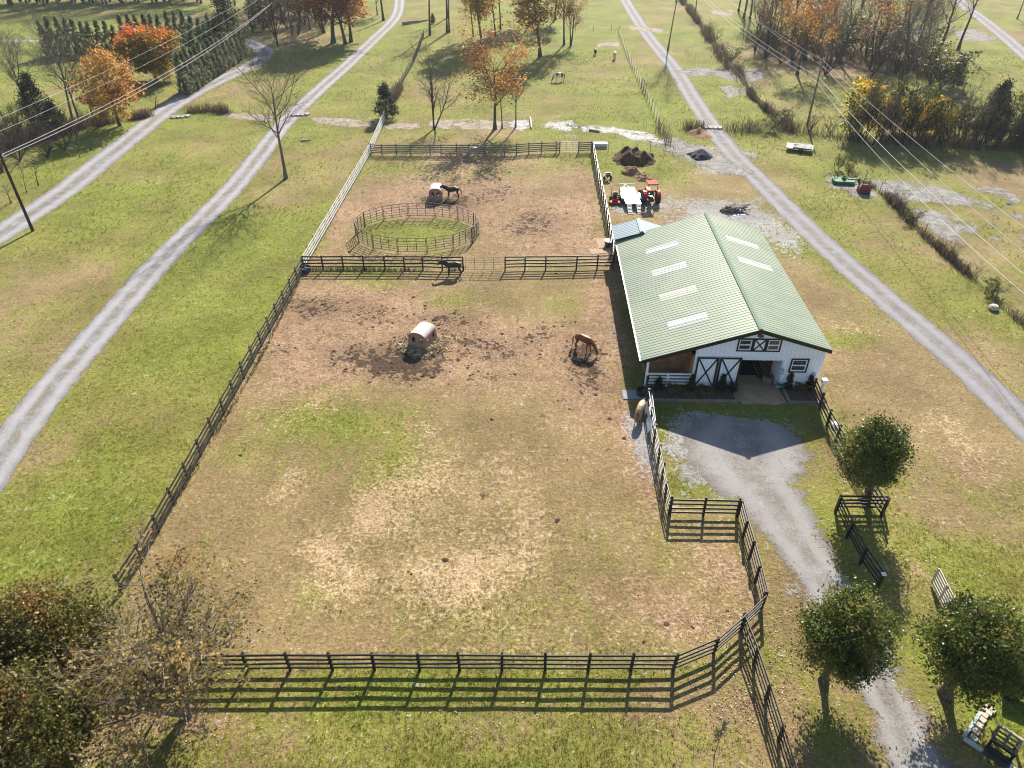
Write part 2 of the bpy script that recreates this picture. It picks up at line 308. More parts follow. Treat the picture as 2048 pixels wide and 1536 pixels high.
mv = g.math('ADD', g.attr('mud'), g.math('ADD', g.math('MULTIPLY', g.math('SUBTRACT', clump, .5), .8), g.math('MULTIPLY', g.math('SUBTRACT', clumps, .5), .6)))
c = g.mix(g.math('MULTIPLY', g.math('MULTIPLY', g.ss(mv, .46, .60), g.ss(g.attr('mud'), .06, .30)), .93), c, clod)
# broad tonal drift and small dark droppings / bare spots in the paddocks
c = g.mix(1.0, c, g.ramp(big, [(.35, (.80, .77, .72)), (.65, (1.18, 1.17, 1.13))]), 'MULTIPLY')
vor = g.n('TexVoronoi', Scale=.42, Randomness=1.0); g.set(vor.inputs['Vector'], g.pos())
spot = g.math('MULTIPLY', g.math('SUBTRACT', 1.0, g.ss(g.math('ADD', vor.outputs['Distance'], g.math('MULTIPLY', g.math('SUBTRACT', fin, .5), .2)), .07, .15)), g.math('MULTIPLY', g.attr('paddock'), g.ss(big, .45, .6)))
c = g.mix(g.math('MULTIPLY', spot, .8), c, (.045, .03, .02))
g.base(c).rough(.95, .08); g.b.inputs['Sheen Weight'].default_value = .14; g.b.inputs['Sheen Roughness'].default_value = .45; g.set(g.b.inputs['Sheen Tint'], g.mix(.35, c, (1, 1, .75)))
g.bump(g.math('ADD', g.math('MULTIPLY', mid, .5), g.math('ADD', g.math('MULTIPLY', fin, .42), g.math('ADD', g.math('MULTIPLY', gr, .12), g.math('MULTIPLY', mott, .3)))), .42, .22)
tag(link('ground', ground_me, g.m), kind='structure')

# ------------------------------------------------------------------ sheets laid on the ground: lanes, ledges, water
def edge_alpha(m, amp=.8, sc=2.2, soft=.12, thin=None):
    """ragged border: the sheet ends where the distance to its outline plus noise falls under zero"""
    v = m.math('ADD', m.attr('inside'), m.math('ADD', m.math('MULTIPLY', m.math('SUBTRACT', m.noise(sc * .35, 4, .65), .5), amp * 2), m.math('MULTIPLY', m.math('SUBTRACT', m.noise(sc * 4, 3, .7), .5), amp * 1.1)))
    a = m.ss(v, 0, soft)
    if thin is not None: a = m.math('MULTIPLY', a, thin)
    m.set(m.b.inputs['Alpha'], a)
def lane_mat(name, tint, track, amp=.5, grassy=0.0):
    m = NT(name); f = m.noise(7, 4, .75); gg = m.noise(30, 2, .6); md = m.noise(.8, 5, .7)
    k = m.math('ADD', m.math('MULTIPLY', f, .4), m.math('ADD', m.math('MULTIPLY', gg, .2), m.math('MULTIPLY', md, .4)))
    c = m.ramp(k, [(.34, tuple(v * .45 for v in tint)), (.5, tint), (.66, tuple(min(.8, v * 1.6) for v in tint))])
    ac = m.math('ABSOLUTE', m.attr('across'))
    wv = m.math('ADD', ac, m.math('MULTIPLY', m.math('SUBTRACT', m.noise(.5, 3, .6), .5), .35))
    tr = m.math('SUBTRACT', 1.0, m.ss(m.math('ABSOLUTE', m.math('SUBTRACT', wv, .52)), .06, .34))
    tr = m.math('MULTIPLY', tr, m.ss(m.noise(.3, 4, .7), .22, .5))
    c = m.mix(m.math('MULTIPLY', tr, .8), c, m.ramp(k, [(.3, tuple(v * .8 for v in track)), (.6, tuple(v * .96 for v in track))]))
    c = m.mix(m.math('MULTIPLY', m.ss(m.math('ADD', ac, m.math('MULTIPLY', m.math('SUBTRACT', f, .5), .8)), .78, 1.05), .55), c, (.13, .10, .075))
    if grassy:
        ce = m.math('MULTIPLY', m.math('SUBTRACT', 1.0, m.ss(ac, .05, .32)), m.ss(m.noise(.9, 4, .7), .40, .60))
        c = m.mix(m.math('MULTIPLY', ce, grassy), c, m.ramp(f, [(.3, (.06, .055, .03)), (.7, (.2, .18, .09))]))
    m.base(c).rough(.92, .12); m.bump(m.math('ADD', f, m.math('MULTIPLY', gg, .5)), .5, .05); edge_alpha(m, amp)
    return m.m
def lane(name, pts, width, mat, z=.005, res=.9, pad=.7):
    P = [at(*p) for p in pts]; Q = []
    for i in range(len(P) - 1):
        a, b, c_, d = P[max(i - 1, 0)], P[i], P[i + 1], P[min(i + 2, len(P) - 1)]
        n = max(2, int((c_ - b).length / res))
        for k in range(n):
            t = k / n; Q.append(.5 * ((2 * b) + (c_ - a) * t + (2 * a - 5 * b + 4 * c_ - d) * t * t + (3 * b - a - 3 * c_ + d) * t ** 3))
    Q.append(P[-1]); V = []; ins = []; acr = []; m = 13
    for i, q in enumerate(Q):
        t = i / (len(Q) - 1) * (len(pts) - 1); k = min(int(t), len(pts) - 2)
        wd = width if not isinstance(width, (list, tuple)) else width[k] + (width[k + 1] - width[k]) * (t - k)
        d = (Q[min(i + 1, len(Q) - 1)] - Q[max(i - 1, 0)]).normalized(); s = Vector((d.y, -d.x, 0)); hw = wd / 2 + pad
        for j in range(m):
            u = j / (m - 1) * 2 - 1; p = q + s * (u * hw); V.append((p.x, p.y, z)); ins.append(wd / 2 - abs(u) * hw); acr.append(u * hw / (wd / 2))
    n = len(Q); ix = np.arange(n * m).reshape(n, m)
    F = np.stack([ix[:-1, :-1], ix[:-1, 1:], ix[1:, 1:], ix[1:, :-1]], -1).reshape(-1, 4)
    LANES.append([(q.x, q.y) for q in Q]); LW.append(width if not isinstance(width, (list, tuple)) else max(width))
    return tag(link(name, fast_mesh(name, V, F, dict(inside=ins, across=acr)), mat), kind='structure')
LANES, LW = [], []
grav = lane_mat('pale_gravel', (.190, .182, .188), (.30, .29, .292), .55, .75)
grav2 = lane_mat('worn_gravel', (.170, .162, .170), (.25, .24, .245), .5, .55)
grav3 = lane_mat('drive_gravel', (.185, .174, .168), (.26, .248, .24), 1.9, .3)
lane('gravel_lane', [(-160, 540), (-60, 502), (0, 468), (60, 428), (130, 381), (200, 325), (250, 286), (300, 246), (345, 212), (400, 180), (440, 160), (490, 137), (522, 118), (530, 103), (508, 88), (482, 80), (450, 78)], 3.7, grav)
lane('gravel_track', [(-120, 1090), (-40, 975), (0, 917), (90, 792), (220, 638), (330, 513), (440, 403), (500, 335), (572, 243), (640, 178), (700, 125), (752, 75), (783, 45), (797, 20), (798, -15), (790, -50)], 2.9, grav, .009)
lane('stone_lane', [(1215, -60), (1250, 0), (1292, 66), (1349, 137), (1385, 195), (1427, 257), (1470, 312), (1530, 372), (1602, 445), (1688, 525), (1800, 622), (1920, 725), (2040, 838), (2200, 990)], 2.9, grav2, .005)
lane('far_lane', [(1870, -60), (1920, 2), (1965, 38), (2012, 76), (2065, 122), (2150, 190)], 3.2, grav2, .005)
lane('field_path', [(-140, 80), (-50, 81), (67, 82), (110, 84)], 2.2, grav, .009)
lane('barn_drive', [(1490, 838), (1492, 880), (1500, 940), (1552, 1015), (1600, 1090), (1648, 1160), (1697, 1240), (1745, 1320), (1785, 1420), (1835, 1530), (1890, 1640), (1960, 1780)], [5.0, 8.0, 7.2, 4.6, 3.5, 2.9, 2.6, 2.4, 2.3, 2.4, 2.5, 2.5], grav3, .009, .9, 1.8)

def sheet(name, px, mat, z=.013, res=.4, grow=1.3, kind='structure'):
    poly = pix(*px); xs = [p[0] for p in poly]; ys = [p[1] for p in poly]
    X, Y = np.meshgrid(np.arange(min(xs) - grow, max(xs) + grow + res, res), np.arange(min(ys) - grow, max(ys) + grow + res, res))
    s = sdf(X, Y, poly); ok = s > -grow; ny, nx = X.shape; ix = np.arange(nx * ny).reshape(ny, nx)
    keep = (ok[:-1, :-1] | ok[:-1, 1:] | ok[1:, 1:] | ok[1:, :-1]).ravel()
    F = np.stack([ix[:-1, :-1], ix[:-1, 1:], ix[1:, 1:], ix[1:, :-1]], -1).reshape(-1, 4)[keep]
    u, inv = np.unique(F, return_inverse=True)
    V = np.stack([X.ravel()[u], Y.ravel()[u], np.full(len(u), z)], -1)
    return tag(link(name, fast_mesh(name, V, inv.reshape(-1, 4), dict(inside=s.ravel()[u])), mat), kind=kind)
def rock_mat(name, lo, mid_, hi, amp=1.25, spec=.06, rough=.95):
    m = NT(name); a = m.noise(.8, 5, .7, dist=.4); b = m.noise(6, 4, .75)
    k = m.math('ADD', m.math('MULTIPLY', a, .55), m.math('MULTIPLY', b, .45))
    c = m.ramp(k, [(.3, lo), (.48, mid_), (.66, hi)])
    v = m.n('TexVoronoi', Scale=.55, feature='DISTANCE_TO_EDGE'); m.set(v.inputs['Vector'], m.mix(.12, m.pos(), m.noise(.8, 3, .6, col=True)))
    crack = m.math('SUBTRACT', 1.0, m.ss(v.outputs['Distance'], .01, .05))
    c = m.mix(m.math('MULTIPLY', crack, m.math('MULTIPLY', m.ss(a, .4, .6), .7)), c, (.07, .06, .045))
    m.base(c).rough(rough, spec); m.bump(k, .8, .18); edge_alpha(m, amp * 1.5, 1.3, .12, m.ss(m.math('ADD', m.noise(.45, 4, .7), m.math('MULTIPLY', m.math('SUBTRACT', b, .5), .5)), .38, .46)); return m.m
ledge = rock_mat('limestone_ledge', (.07, .064, .055), (.205, .193, .182), (.33, .315, .30))
wet = rock_mat('wet_glare_limestone', (.09, .09, .08), (.235, .232, .227), (.42, .42, .42), 1.3, .12, .7)  # paler than the other ledges: glare off wet stone put into the colour
warm = rock_mat('warm_ledge', (.13, .105, .08), (.26, .215, .175), (.38, .33, .28), .8)
for px, mt, zz in [([(612, 235), (680, 234), (752, 245), (758, 256), (690, 253), (640, 247)], warm, .013), ([(440, 229), (490, 226), (548, 231), (545, 243), (505, 240), (460, 237)], warm, .013),
        ([(762, 249), (830, 244), (850, 257), (775, 259)], warm, .013), ([(862, 240), (930, 238), (1010, 243), (1042, 250), (1000, 259), (900, 259), (860, 252)], warm, .013),
        ([(1012, 246), (1035, 239), (1062, 240), (1066, 257), (1040, 260), (1015, 255)], wet, .017), ([(1082, 247), (1110, 241), (1150, 243), (1160, 256), (1130, 262), (1095, 256)], wet, .017),
        ([(1160, 253), (1195, 250), (1235, 256), (1240, 268), (1205, 264), (1165, 262)], wet, .017), ([(1232, 256), (1275, 262), (1320, 274), (1325, 284), (1280, 284), (1240, 270)], wet, .021),
        ([(1290, 282), (1345, 275), (1400, 290), (1452, 318), (1490, 335), (1478, 348), (1420, 338), (1380, 322), (1330, 300)], ledge, .013),
        ([(1435, 335), (1475, 328), (1510, 345), (1490, 352), (1450, 347)], ledge, .021), ([(1480, 300), (1510, 306), (1515, 315), (1490, 312)], ledge, .013),
        ([(1355, 143), (1400, 135), (1440, 138), (1520, 140), (1530, 158), (1490, 166), (1430, 152), (1380, 152)], ledge, .013), ([(1440, 172), (1490, 176), (1500, 192), (1455, 196)], ledge, .013),
        ([(1664, 352), (1700, 360), (1740, 372), (1765, 392), (1740, 398), (1700, 388), (1655, 362)], ledge, .013),
        ([(1726, 360), (1801, 362), (1861, 368), (1894, 376), (1924, 393), (1962, 401), (1987, 413), (1997, 427), (1983, 429), (1972, 419), (1942, 415), (1914, 409), (1866, 405), (1829, 401), (1793, 401), (1767, 389)], ledge, .017),
        ([(1819, 419), (1841, 416), (1872, 419), (1902, 435), (1930, 443), (1964, 451), (1962, 463), (1938, 469), (1926, 485), (1898, 483), (1872, 467), (1849, 455), (1837, 440)], ledge, .013),
        ([(1938, 376), (1985, 374), (2030, 380), (2040, 400), (2020, 406), (1990, 390)], ledge, .013), ([(2005, 412), (2025, 415), (2020, 424), (2008, 420)], ledge, .013), ([(2022, 428), (2060, 430), (2058, 440), (2026, 437)], ledge, .013), ([(1960, 450), (1996, 450), (2000, 458), (1975, 459)], ledge, .021), ([(1985, 466), (2000, 470), (1992, 480)], ledge, .013), ([(2032, 474), (2060, 478), (2058, 492), (2036, 486)], ledge, .013),
        ([(1640, 345), (1660, 343), (1666, 349), (1648, 351)], ledge, .013), ([(1700, 64), (1760, 60), (1850, 62), (1845, 76), (1770, 78), (1706, 74)], ledge, .013), ([(1900, 62), (1950, 58), (1995, 76), (1985, 84), (1920, 80)], ledge, .013), ([(1900, 116), (1940, 112), (1935, 122)], ledge, .013),
        ([(1130, 270), (1150, 268), (1152, 277), (1132, 278)], warm, .013), ([(1420, 22), (1470, 20), (1465, 32), (1425, 30)], warm, .013), ([(1190, 86), (1240, 84), (1236, 94), (1195, 94)], warm, .013), ([(1250, 50), (1330, 58), (1325, 66), (1260, 60)], warm, .013), ([(1395, 250), (1414, 251), (1441, 252), (1436, 262), (1410, 262)], wet, .03), ([(1275, 835), (1318, 820), (1326, 880), (1300, 905)], ledge, .013)][:-1]:
    sheet('rock_ledge', px, mt, zz)
# ------------------------------------------------------------------ barn
white = plain('white_paint', (.82, .82, .84), .55, .3, .06, 1.5)
whiteboard = plain('white_board', (.84, .84, .85), .5, .3, .1, 2)
black = plain('black_paint', (.016, .014, .013), .45, .4, .4, 2)
brown_wood = plain('brown_plank', (.27, .14, .065), .75, .2, .45, 1.6, .4)
timber = plain('grey_timber', (.21, .17, .13), .8, .2, .4, 2.5, .5)
glass = plain('dark_glass', (.03, .026, .02), .12, .6, .5, 1.2)
glass2 = plain('amber_glass', (.16, .085, .03), .15, .6, .6, 1.6)
steel = plain('galvanised_steel', (.50, .51, .53), .38, .5, .12, 3, metal=.6)
greybox = plain('grey_enamel', (.36, .38, .40), .5, .4, .12, 3)
concrete = plain('concrete', (.33, .24, .14), .9, .15, .3, 1.2, .5)
soilm = plain('mulch', (.095, .062, .045), .95, .1, .6, 3, .9)
def roof_mat(name, base, pale):
    m = NT(name); o = m.obj(); a = m.noise(.28, 4, .6, o); b = m.noise(5, 4, .7, o)
    st = m.noise(1.0, 4, .65, m.n('Mapping', Scale=(.35, 5, 1)).outputs[0])
    mp = m.n('Mapping'); mp.inputs['Scale'].default_value = (.35, 4.5, 1); m.set(mp.inputs[0], o); st = m.noise(1.0, 4, .65, mp.outputs[0])
    k = m.math('ADD', m.math('MULTIPLY', a, .5), m.math('ADD', m.math('MULTIPLY', b, .15), m.math('MULTIPLY', st, .35)))
    sx_ = m.n('SeparateXYZ'); m.set(sx_.inputs[0], o); lap = m.math('PINGPONG', sx_.outputs[1], 1.83)
    m.base(m.mix(m.math('MULTIPLY', m.math('SUBTRACT', 1.0, m.ss(lap, .02, .07)), .35), m.ramp(k, [(.33, base), (.62, pale)]), tuple(v * .45 for v in base))).rough(.5, .35)
    return m.m
roofg = roof_mat('green_roof_metal', (.112, .155, .098), (.195, .226, .155))
capg = plain('roof_cap_metal', (.13, .185, .135), .75, .1, .12, 2)
roofb = roof_mat('blue_roof_metal', (.115, .175, .20), (.16, .23, .255))
capb = plain('pale_cap_metal', (.30, .34, .36), .7, .1, .08, 2)
skyl = plain('fibreglass', (.47, .46, .485), .4, .4, .08, 1.2)
skyl2 = plain('weathered_fibreglass', (.45, .41, .34), .45, .4, .12, 1.2)
sid = NT('white_siding'); o_ = sid.obj(); sx = sid.n('SeparateXYZ'); sid.set(sx.inputs[0], o_)
grv = sid.math('PINGPONG', sid.math('ADD', sx.outputs[0], sx.outputs[1]), .15); gl = sid.ss(grv, .0, .018)
sidc = sid.mix(gl, (.52, .53, .57), sid.ramp(sid.noise(1.2, 5, .65, o_), [(.3, (.76, .77, .80)), (.7, (.86, .865, .88))])); spl = sid.math('MULTIPLY', sid.math('SUBTRACT', 1.0, sid.ss(sid.math('ADD', sx.outputs[2], sid.math('MULTIPLY', sid.noise(2.5, 4, .7, o_), .5)), .25, .75)), .5)
sid.base(sid.mix(spl, sidc, (.32, .26, .20))).rough(.6, .3); sid.bump(gl, .5, .02)
sidm = sid.m

BA = R(-1.52)
bp = at(1289, 772); bp.z = 0
BW, RX, RZ, SL = 11.95, 7.12, 4.99, .305
SLL = .342          # wall width, ridge place, ridge height, slope
y0, y1 = -.28, 18.9                               # roof ends
def loc(p): return Matrix.Rotation(-BA, 3, 'Z') @ (p - bp)
def wp(x, y, yy=0.0):
    n = Matrix.Rotation(BA, 3, 'Z') @ Vector((0, 1, 0)); q = loc(on_plane(x, y, bp + n * yy, n)); return q.x, q.z
def zp(x, y): return wp(1200 + x / 3.7236, 650 + y / 3.7236)     # from the enlarged front view
def roofz(x): return RZ - (SLL if x < RX else SL) * abs(x - RX)
barn = thing('barn', 'white horse barn with long green ribbed metal roof and black trim', 'barn', bp, BA)
def roof_side(xe, y0, y1, rz_, rx_, sl, pitch=.305, hgt=.018):
    """ribbed sheet from ridge to eave, ribs running down the slope"""
    n = int((y1 - y0) / pitch); V = []; F = []
    for i in range(n):
        y = y0 + i * (y1 - y0) / n; p = (y1 - y0) / n
        for dy, h in ((0, 0), (.52 * p, 0), (.62 * p, hgt), (.90 * p, hgt)):
            for x in (rx_, xe): V.append((x, y + dy, rz_ - sl * abs(x - rx_) + h))
    for x in (rx_, xe): V.append((x, y1, rz_ - sl * abs(x - rx_)))
    k = len(V) // 2
    for i in range(k - 1): F.append((2 * i, 2 * i + 1, 2 * i + 3, 2 * i + 2))
    m = len(V); V += [(x, y, z - .05) for x, y, z in V[:]]
    for i in range(k - 1): F.append((m + 2 * i + 2, m + 2 * i + 3, m + 2 * i + 1, m + 2 * i))
    for i in range(k - 1): F += [(2 * i + 1, m + 2 * i + 1, m + 2 * i + 3, 2 * i + 3), (2 * i, 2 * i + 2, m + 2 * i + 2, m + 2 * i)]
    F += [(0, m, m + 1, 1), (2 * k - 2, 2 * k - 1, m + 2 * k - 1, m + 2 * k - 2)]
    b = MB(); b.add(V, F); return b
XL, XR = -.5, BW + .22
roofl = roof_side(XL, y0, y1, RZ, RX - .02, SLL).build('roof', roofg, barn)
roofr = roof_side(XR, y0, y1, RZ, RX + .02, SL).build('roof', roofg, barn)
b = MB()
for s in (-1, 1): b.add([(RX, y0 - .02, RZ + .075), (RX + s * .15, y0 - .02, RZ + .075 - SL * .15), (RX + s * .15, y1 + .02, RZ + .075 - SL * .15), (RX, y1 + .02, RZ + .075)], [(0, 1, 2, 3)])
b.build('ridge_cap', capg, barn)
for xa, xb in ((XL, RX), (RX, XR)):                                # dark trim under the roof's front edge, and the long eaves
    MB().add([(xa, y0 - .03, roofz(xa) - .29), (xb, y0 - .03, roofz(xb) - .29), (xb, y0 - .03, roofz(xb) - .055), (xa, y0 - .03, roofz(xa) - .055), (xa, y0 + .03, roofz(xa) - .29), (xb, y0 + .03, roofz(xb) - .29), (xb, y0 + .03, roofz(xb) - .055), (xa, y0 + .03, roofz(xa) - .055)],
             [(0, 1, 2, 3), (7, 6, 5, 4), (0, 4, 5, 1), (3, 2, 6, 7), (0, 3, 7, 4), (1, 5, 6, 2)]).build('fascia', black, barn)
MB().box((XR - .03, (y0 + y1) / 2, roofz(XR) - .16), (.05, y1 - y0 - .1, .2)).build('fascia', black, barn)
g_ = MB(); g_.prism([(XL - .13, roofz(XL) - .03), (XL - .01, roofz(XL) - .03), (XL - .01, roofz(XL) - .14), (XL - .10, roofz(XL) - .14)], y0, y1 + .3); g_.build('gutter', greybox, barn)
d_ = MB(); d_.tube([(XL - .05, y0 + .15, roofz(XL) - .13), (XL + .1, y0 + .35, roofz(XL) - .35), (XL + .42, y0 + .42, roofz(XL) - .55), (XL + .42, y0 + .42, .1)], .045, 8); d_.build('downpipe', black, barn)
def roof_pt(x, y, s):
    n = Matrix.Rotation(BA, 3, 'Z') @ Vector(((SLL if s < 0 else SL) * s, 0, 1)).normalized(); q = on_plane(x, y, bp + Matrix.Rotation(BA, 3, 'Z') @ Vector((RX, 0, RZ + .03)), n); return loc(q)
for s, lst in ((-1, [((485, 525), (705, 462)), ((527, 674), (762, 606)), ((577, 840), (830, 770)), ((635, 1028), (903, 955))]), (1, [((1030, 420), (1258, 498)), ((1110, 562), (1350, 650))])):
    for k_, (a, c) in enumerate(lst):
        A, C = roof_pt(1150 + a[0] / 3.4133, 350 + a[1] / 3.4133, s), roof_pt(1150 + c[0] / 3.4133, 350 + c[1] / 3.4133, s)
        ym = (A.y + C.y) / 2; b = MB(); n = 4; w_ = .457
        for i in range(n):
            xa, xb = A.x + (C.x - A.x) * i / n, A.x + (C.x - A.x) * (i + .985) / n
            lf = roof_side(xb, ym - w_, ym + w_, roofz(xa) + .012, xa, (SLL if s < 0 else SL) * (-1 if (s > 0) == (xb < xa) else 1), .305, .02); b.add(lf.v, lf.f)
        b.build('skylight', skyl2 if s < 0 and k_ == 2 else skyl, barn)
# front wall: openings read off the photograph, then kept as plain metres
dl, dr = zp(684, 450)[0], zp(1010, 450)[0]; dz = zp(840, 232)[1]
ol, orr, oz = dr - .05, zp(1318, 440)[0], zp(1160, 262)[1]
wx0, wz1 = zp(1428, 248); wx1, wz0 = zp(1532, 352)
ux0, uz1 = zp(1034, 97); ux1, uz0 = zp(1336, 198); uxl = zp(1138, 150)[0]; uxr = zp(1238, 150)[0]
print('barn', dict(dl=dl, dr=dr, dz=dz, ol=ol, orr=orr, oz=oz, w=(wx0, wx1, wz0, wz1), u=(ux0, ux1, uz0, uz1, uxl, uxr)))
dz = min(dz, 2.62); uz1 = min(uz1, roofz(ux1) - .12)
def rect(x0, x1, z0, z1): return [(x0, z0), (x1, z0), (x1, z1), (x0, z1)]
T = .14
wallo = [(dl - .12, 0), (ol, 0), (ol, oz), (orr, oz), (orr, 0), (BW, 0), (BW, roofz(BW) - .06), (RX, RZ - .06), (dl - .12, roofz(dl - .12) - .06)]
vs_, fs_ = holed(wallo, [rect(wx0 + .05, wx1 - .05, wz0 + .05, wz1 - .05), rect(ux0 + .06, uxl - .06, uz0 + .06, uz1 - .06), rect(uxr + .06, ux1 - .06, uz0 + .06, uz1 - .06)], T)
wall = MB().add(vs_, fs_).build('wall', sidm, barn)
w2 = MB(); w2.prism([(.1, 0), (y1 - .3, 0), (y1 - .3, roofz(BW) - .07), (.1 + T, roofz(BW) - .07), (.1 + T, 0)][:4], BW - T, BW, 'x'); w2.build('wall', sidm, barn)
w3 = MB(); w3.prism([(0, 0), (BW, 0), (BW, roofz(BW) - .06), (RX, RZ - .06), (0, roofz(0) - .06)], y1 - .45, y1 - .31); w3.build('wall', sidm, barn)
w4 = MB(); w4.prism([(3.6, 0), (y1 - .46, 0), (y1 - .46, roofz(0) - .06), (3.6, roofz(0) - .06)], -.02, .1, 'x')
w4.build('wall', brown_wood, barn, label='brown plank wall along the paddock')
b = MB()
for k in range(9): b.box((dl - .24 - .012 * (k % 2), 2.2, .22 + k * .27), (.07, 4.0, .25))
b.box((dl - .19, .22, 1.3), (.16, .16, 2.6)); b.box((dl - .3, 4.3, 1.3), (.2, .2, 2.6)); b.build('stall_partition', brown_wood, barn)
b = MB()
for k in range(9): b.box((1.6, 1.7 + .012 * (k % 2), .22 + k * .27), (3.0, .06, .25))
b.build('stall_partition', brown_wood, barn)
b = MB(); b.box((ol - .1, 6, 1.5), (.12, 11.6, 3)); b.build('aisle_wall', brown_wood, barn); b = MB(); b.box((orr + .35, 8.6, 1.5), (.12, 14, 3)); b.build('aisle_wall', brown_wood, barn)
b = MB(); b.box((orr + .02, .92, oz / 2), (.06, 1.5, oz - .02)); b.build('jamb_panel', sidm, barn)
b = MB(); b.box(((ol + orr) / 2, 12, 1.6), (orr - ol + .6, .1, 3.2)); b.build('aisle_wall', brown_wood, barn)
b = MB(); b.box((BW / 2, 9, .012), (BW - .3, 17.5, .012)); b.build('floor_slab', concrete, barn)
b = MB(); b.box((ol + 1.15, 2.6, .03), (1.5, 2.2, .02)); tag(b.build('rubber_mat', plain('rubber', (.02, .022, .022), .8, .2, .3), None, bp, BA), 'black rubber mat lying on the barn aisle floor', 'mat')
for k in range(3): b = MB(); b.box((orr - .95 + k * .2, 2.2, .06), (.09, 2.2, .09)); tag(b.build('spare_rail', black, None, bp, BA), 'black spare rail lying in the barn aisle doorway', 'rail', 'spare rails in the barn aisle')
post = MB(); post.box((.04, .07, (roofz(0) - .1) / 2), (.15, .15, roofz(0) - .1)); post.build('corner_post', whiteboard, barn)
# header board, door track
b = MB(); b.box(((dl + ux1) / 2, -.03, dz + .16), (ux1 - dl + .3, .05, .15)); b.build('door_track', whiteboard, barn)
def frame(b, x0, x1, z0, z1, w_, y, t):
    b.box(((x0 + x1) / 2, y, z0 + w_ / 2), (x1 - x0, t, w_)); b.box(((x0 + x1) / 2, y, z1 - w_ / 2), (x1 - x0, t, w_))
    for x in (x0 + w_ / 2, x1 - w_ / 2): b.box((x, y, (z0 + z1) / 2), (w_, t, z1 - z0 - 2 * w_))
def cross(b, x0, x1, z0, z1, w_, y, t): b.bar((x0, y, z0), (x1, y, z1), t, w_, (-(z1 - z0), 0, x1 - x0)); b.bar((x0, y - .004, z1), (x1, y - .004, z0), t, w_, (z1 - z0, 0, x1 - x0))
dm = (dl + dr) / 2
for x0, x1 in ((dl, dm - .03), (dm + .03, dr)):
    p = MB(); p.box(((x0 + x1) / 2, -.10, dz / 2 + .04), (x1 - x0, .05, dz - .08)); dd = p.build('door', sidm, barn)
    f_ = MB(); frame(f_, x0, x1, .08, dz, .13, -.14, .035); cross(f_, x0 + .13, x1 - .13, .21, dz - .13, .10, -.142, .03); f_.build('door_trim', black, dd)
def window(x0, x1, z0, z1, gm, dark=.1):
    f_ = MB(); frame(f_, x0, x1, z0, z1, dark, -.035, .06); fr = f_.build('window', black, barn)
    s = MB(); a0, a1, c0, c1 = x0 + dark, x1 - dark, z0 + dark, z1 - dark; frame(s, a0, a1, c0, c1, .065, .0, .07); zm = (c0 + c1) / 2; s.box(((a0 + a1) / 2, -.01, zm), (a1 - a0 - .13, .07, .07)); s.build('sash', whiteboard, fr)
    q = MB(); iw = a1 - a0 - .13
    for half in (0, 1):
        zb, zt = (c0 + .065, zm - .035) if half == 0 else (zm + .035, c1 - .065)
        for k in (1, 2): q.box((a0 + .065 + iw * k / 3, .012, (zb + zt) / 2), (.014, .02, zt - zb))
        q.box(((a0 + a1) / 2, .013, (zb + zt) / 2), (iw, .018, .014))
    q.build('muntins', timber, fr)
    p = MB(); p.box(((a0 + a1) / 2, .045, zm), (a1 - a0 - .1, .015, c1 - c0 - .1)); p.build('pane', gm, fr)
window(wx0, wx1, wz0, wz1, glass); window(ux0, uxl, uz0, uz1, glass); window(uxr, ux1, uz0, uz1, glass2)
h_ = MB(); frame(h_, uxl + .005, uxr - .005, uz0, uz1, .1, -.035, .06); cross(h_, uxl + .1, uxr - .1, uz0 + .1, uz1 - .1, .085, -.036, .05); hd = h_.build('loft_hatch', black, barn)
p = MB(); p.box(((uxl + uxr) / 2, -.012, (uz0 + uz1) / 2), (uxr - uxl - .15, .02, uz1 - uz0 - .15)); p.build('hatch_board', whiteboard, hd)
lx, lz = zp(1205, 72); l_ = MB(); l_.lathe([(.04, .0), (.20, -.10), (.22, -.16), (.05, -.13)], (RX + .03, -.32, RZ - .34), 14); l_.tube([(RX + .03, 0, RZ - .27), (RX + .03, -.2, RZ - .22), (RX + .03, -.32, RZ - .33)], .02, 6); l_.build('gable_lamp', plain('rust_copper', (.16, .06, .025), .5, .4), barn, smooth=True)
mx_, mz_ = zp(1345, 340); m_ = MB(); m_.box((mx_, -.12, mz_), (.34, .14, .42), 0, 0, 0); m_.box((mx_ - .16, -.12, mz_ - .1), (.04, .03, .5)); me_ = m_.build('meter_box', greybox, barn, bevel=.01); p = MB(); p.box((mx_, -.08, mz_ / 2 - .1), (.09, .06, mz_ - .2)); p.build('conduit', greybox, me_)
mx_, mz_ = zp(1587, 363); m_ = MB(); m_.box((mx_, -.06, mz_), (.26, .11, .26)); m_.box((mx_, -.125, mz_), (.18, .02, .18)); m_.build('junction_box', greybox, barn, bevel=.01)
for x, z in (zp(1020, 268), zp(1228, 270)): l_ = MB(); l_.lathe([(.0, -.08), (.07, -.04), (.07, .02), (.03, .06)], (x, .25, z - .05), 10); l_.build('aisle_lamp', whiteboard, barn, smooth=True)
# stall gate of white boards across the open bay
sg = thing('stall_fence', 'white four-board fence closing the open stall bay of the barn', 'fence', bp, BA)
for k in range(4): q = MB(); q.box((dl / 2 + .02, -.02, .28 + k * .27), (dl - .16, .035, .13)); q.build('rail', whiteboard, sg)
for x in (.12, dl * .46, dl - .16): q = MB(); q.box((x, -.07, .6), (.13, .06, 1.2)); q.build('post', whiteboard, sg)
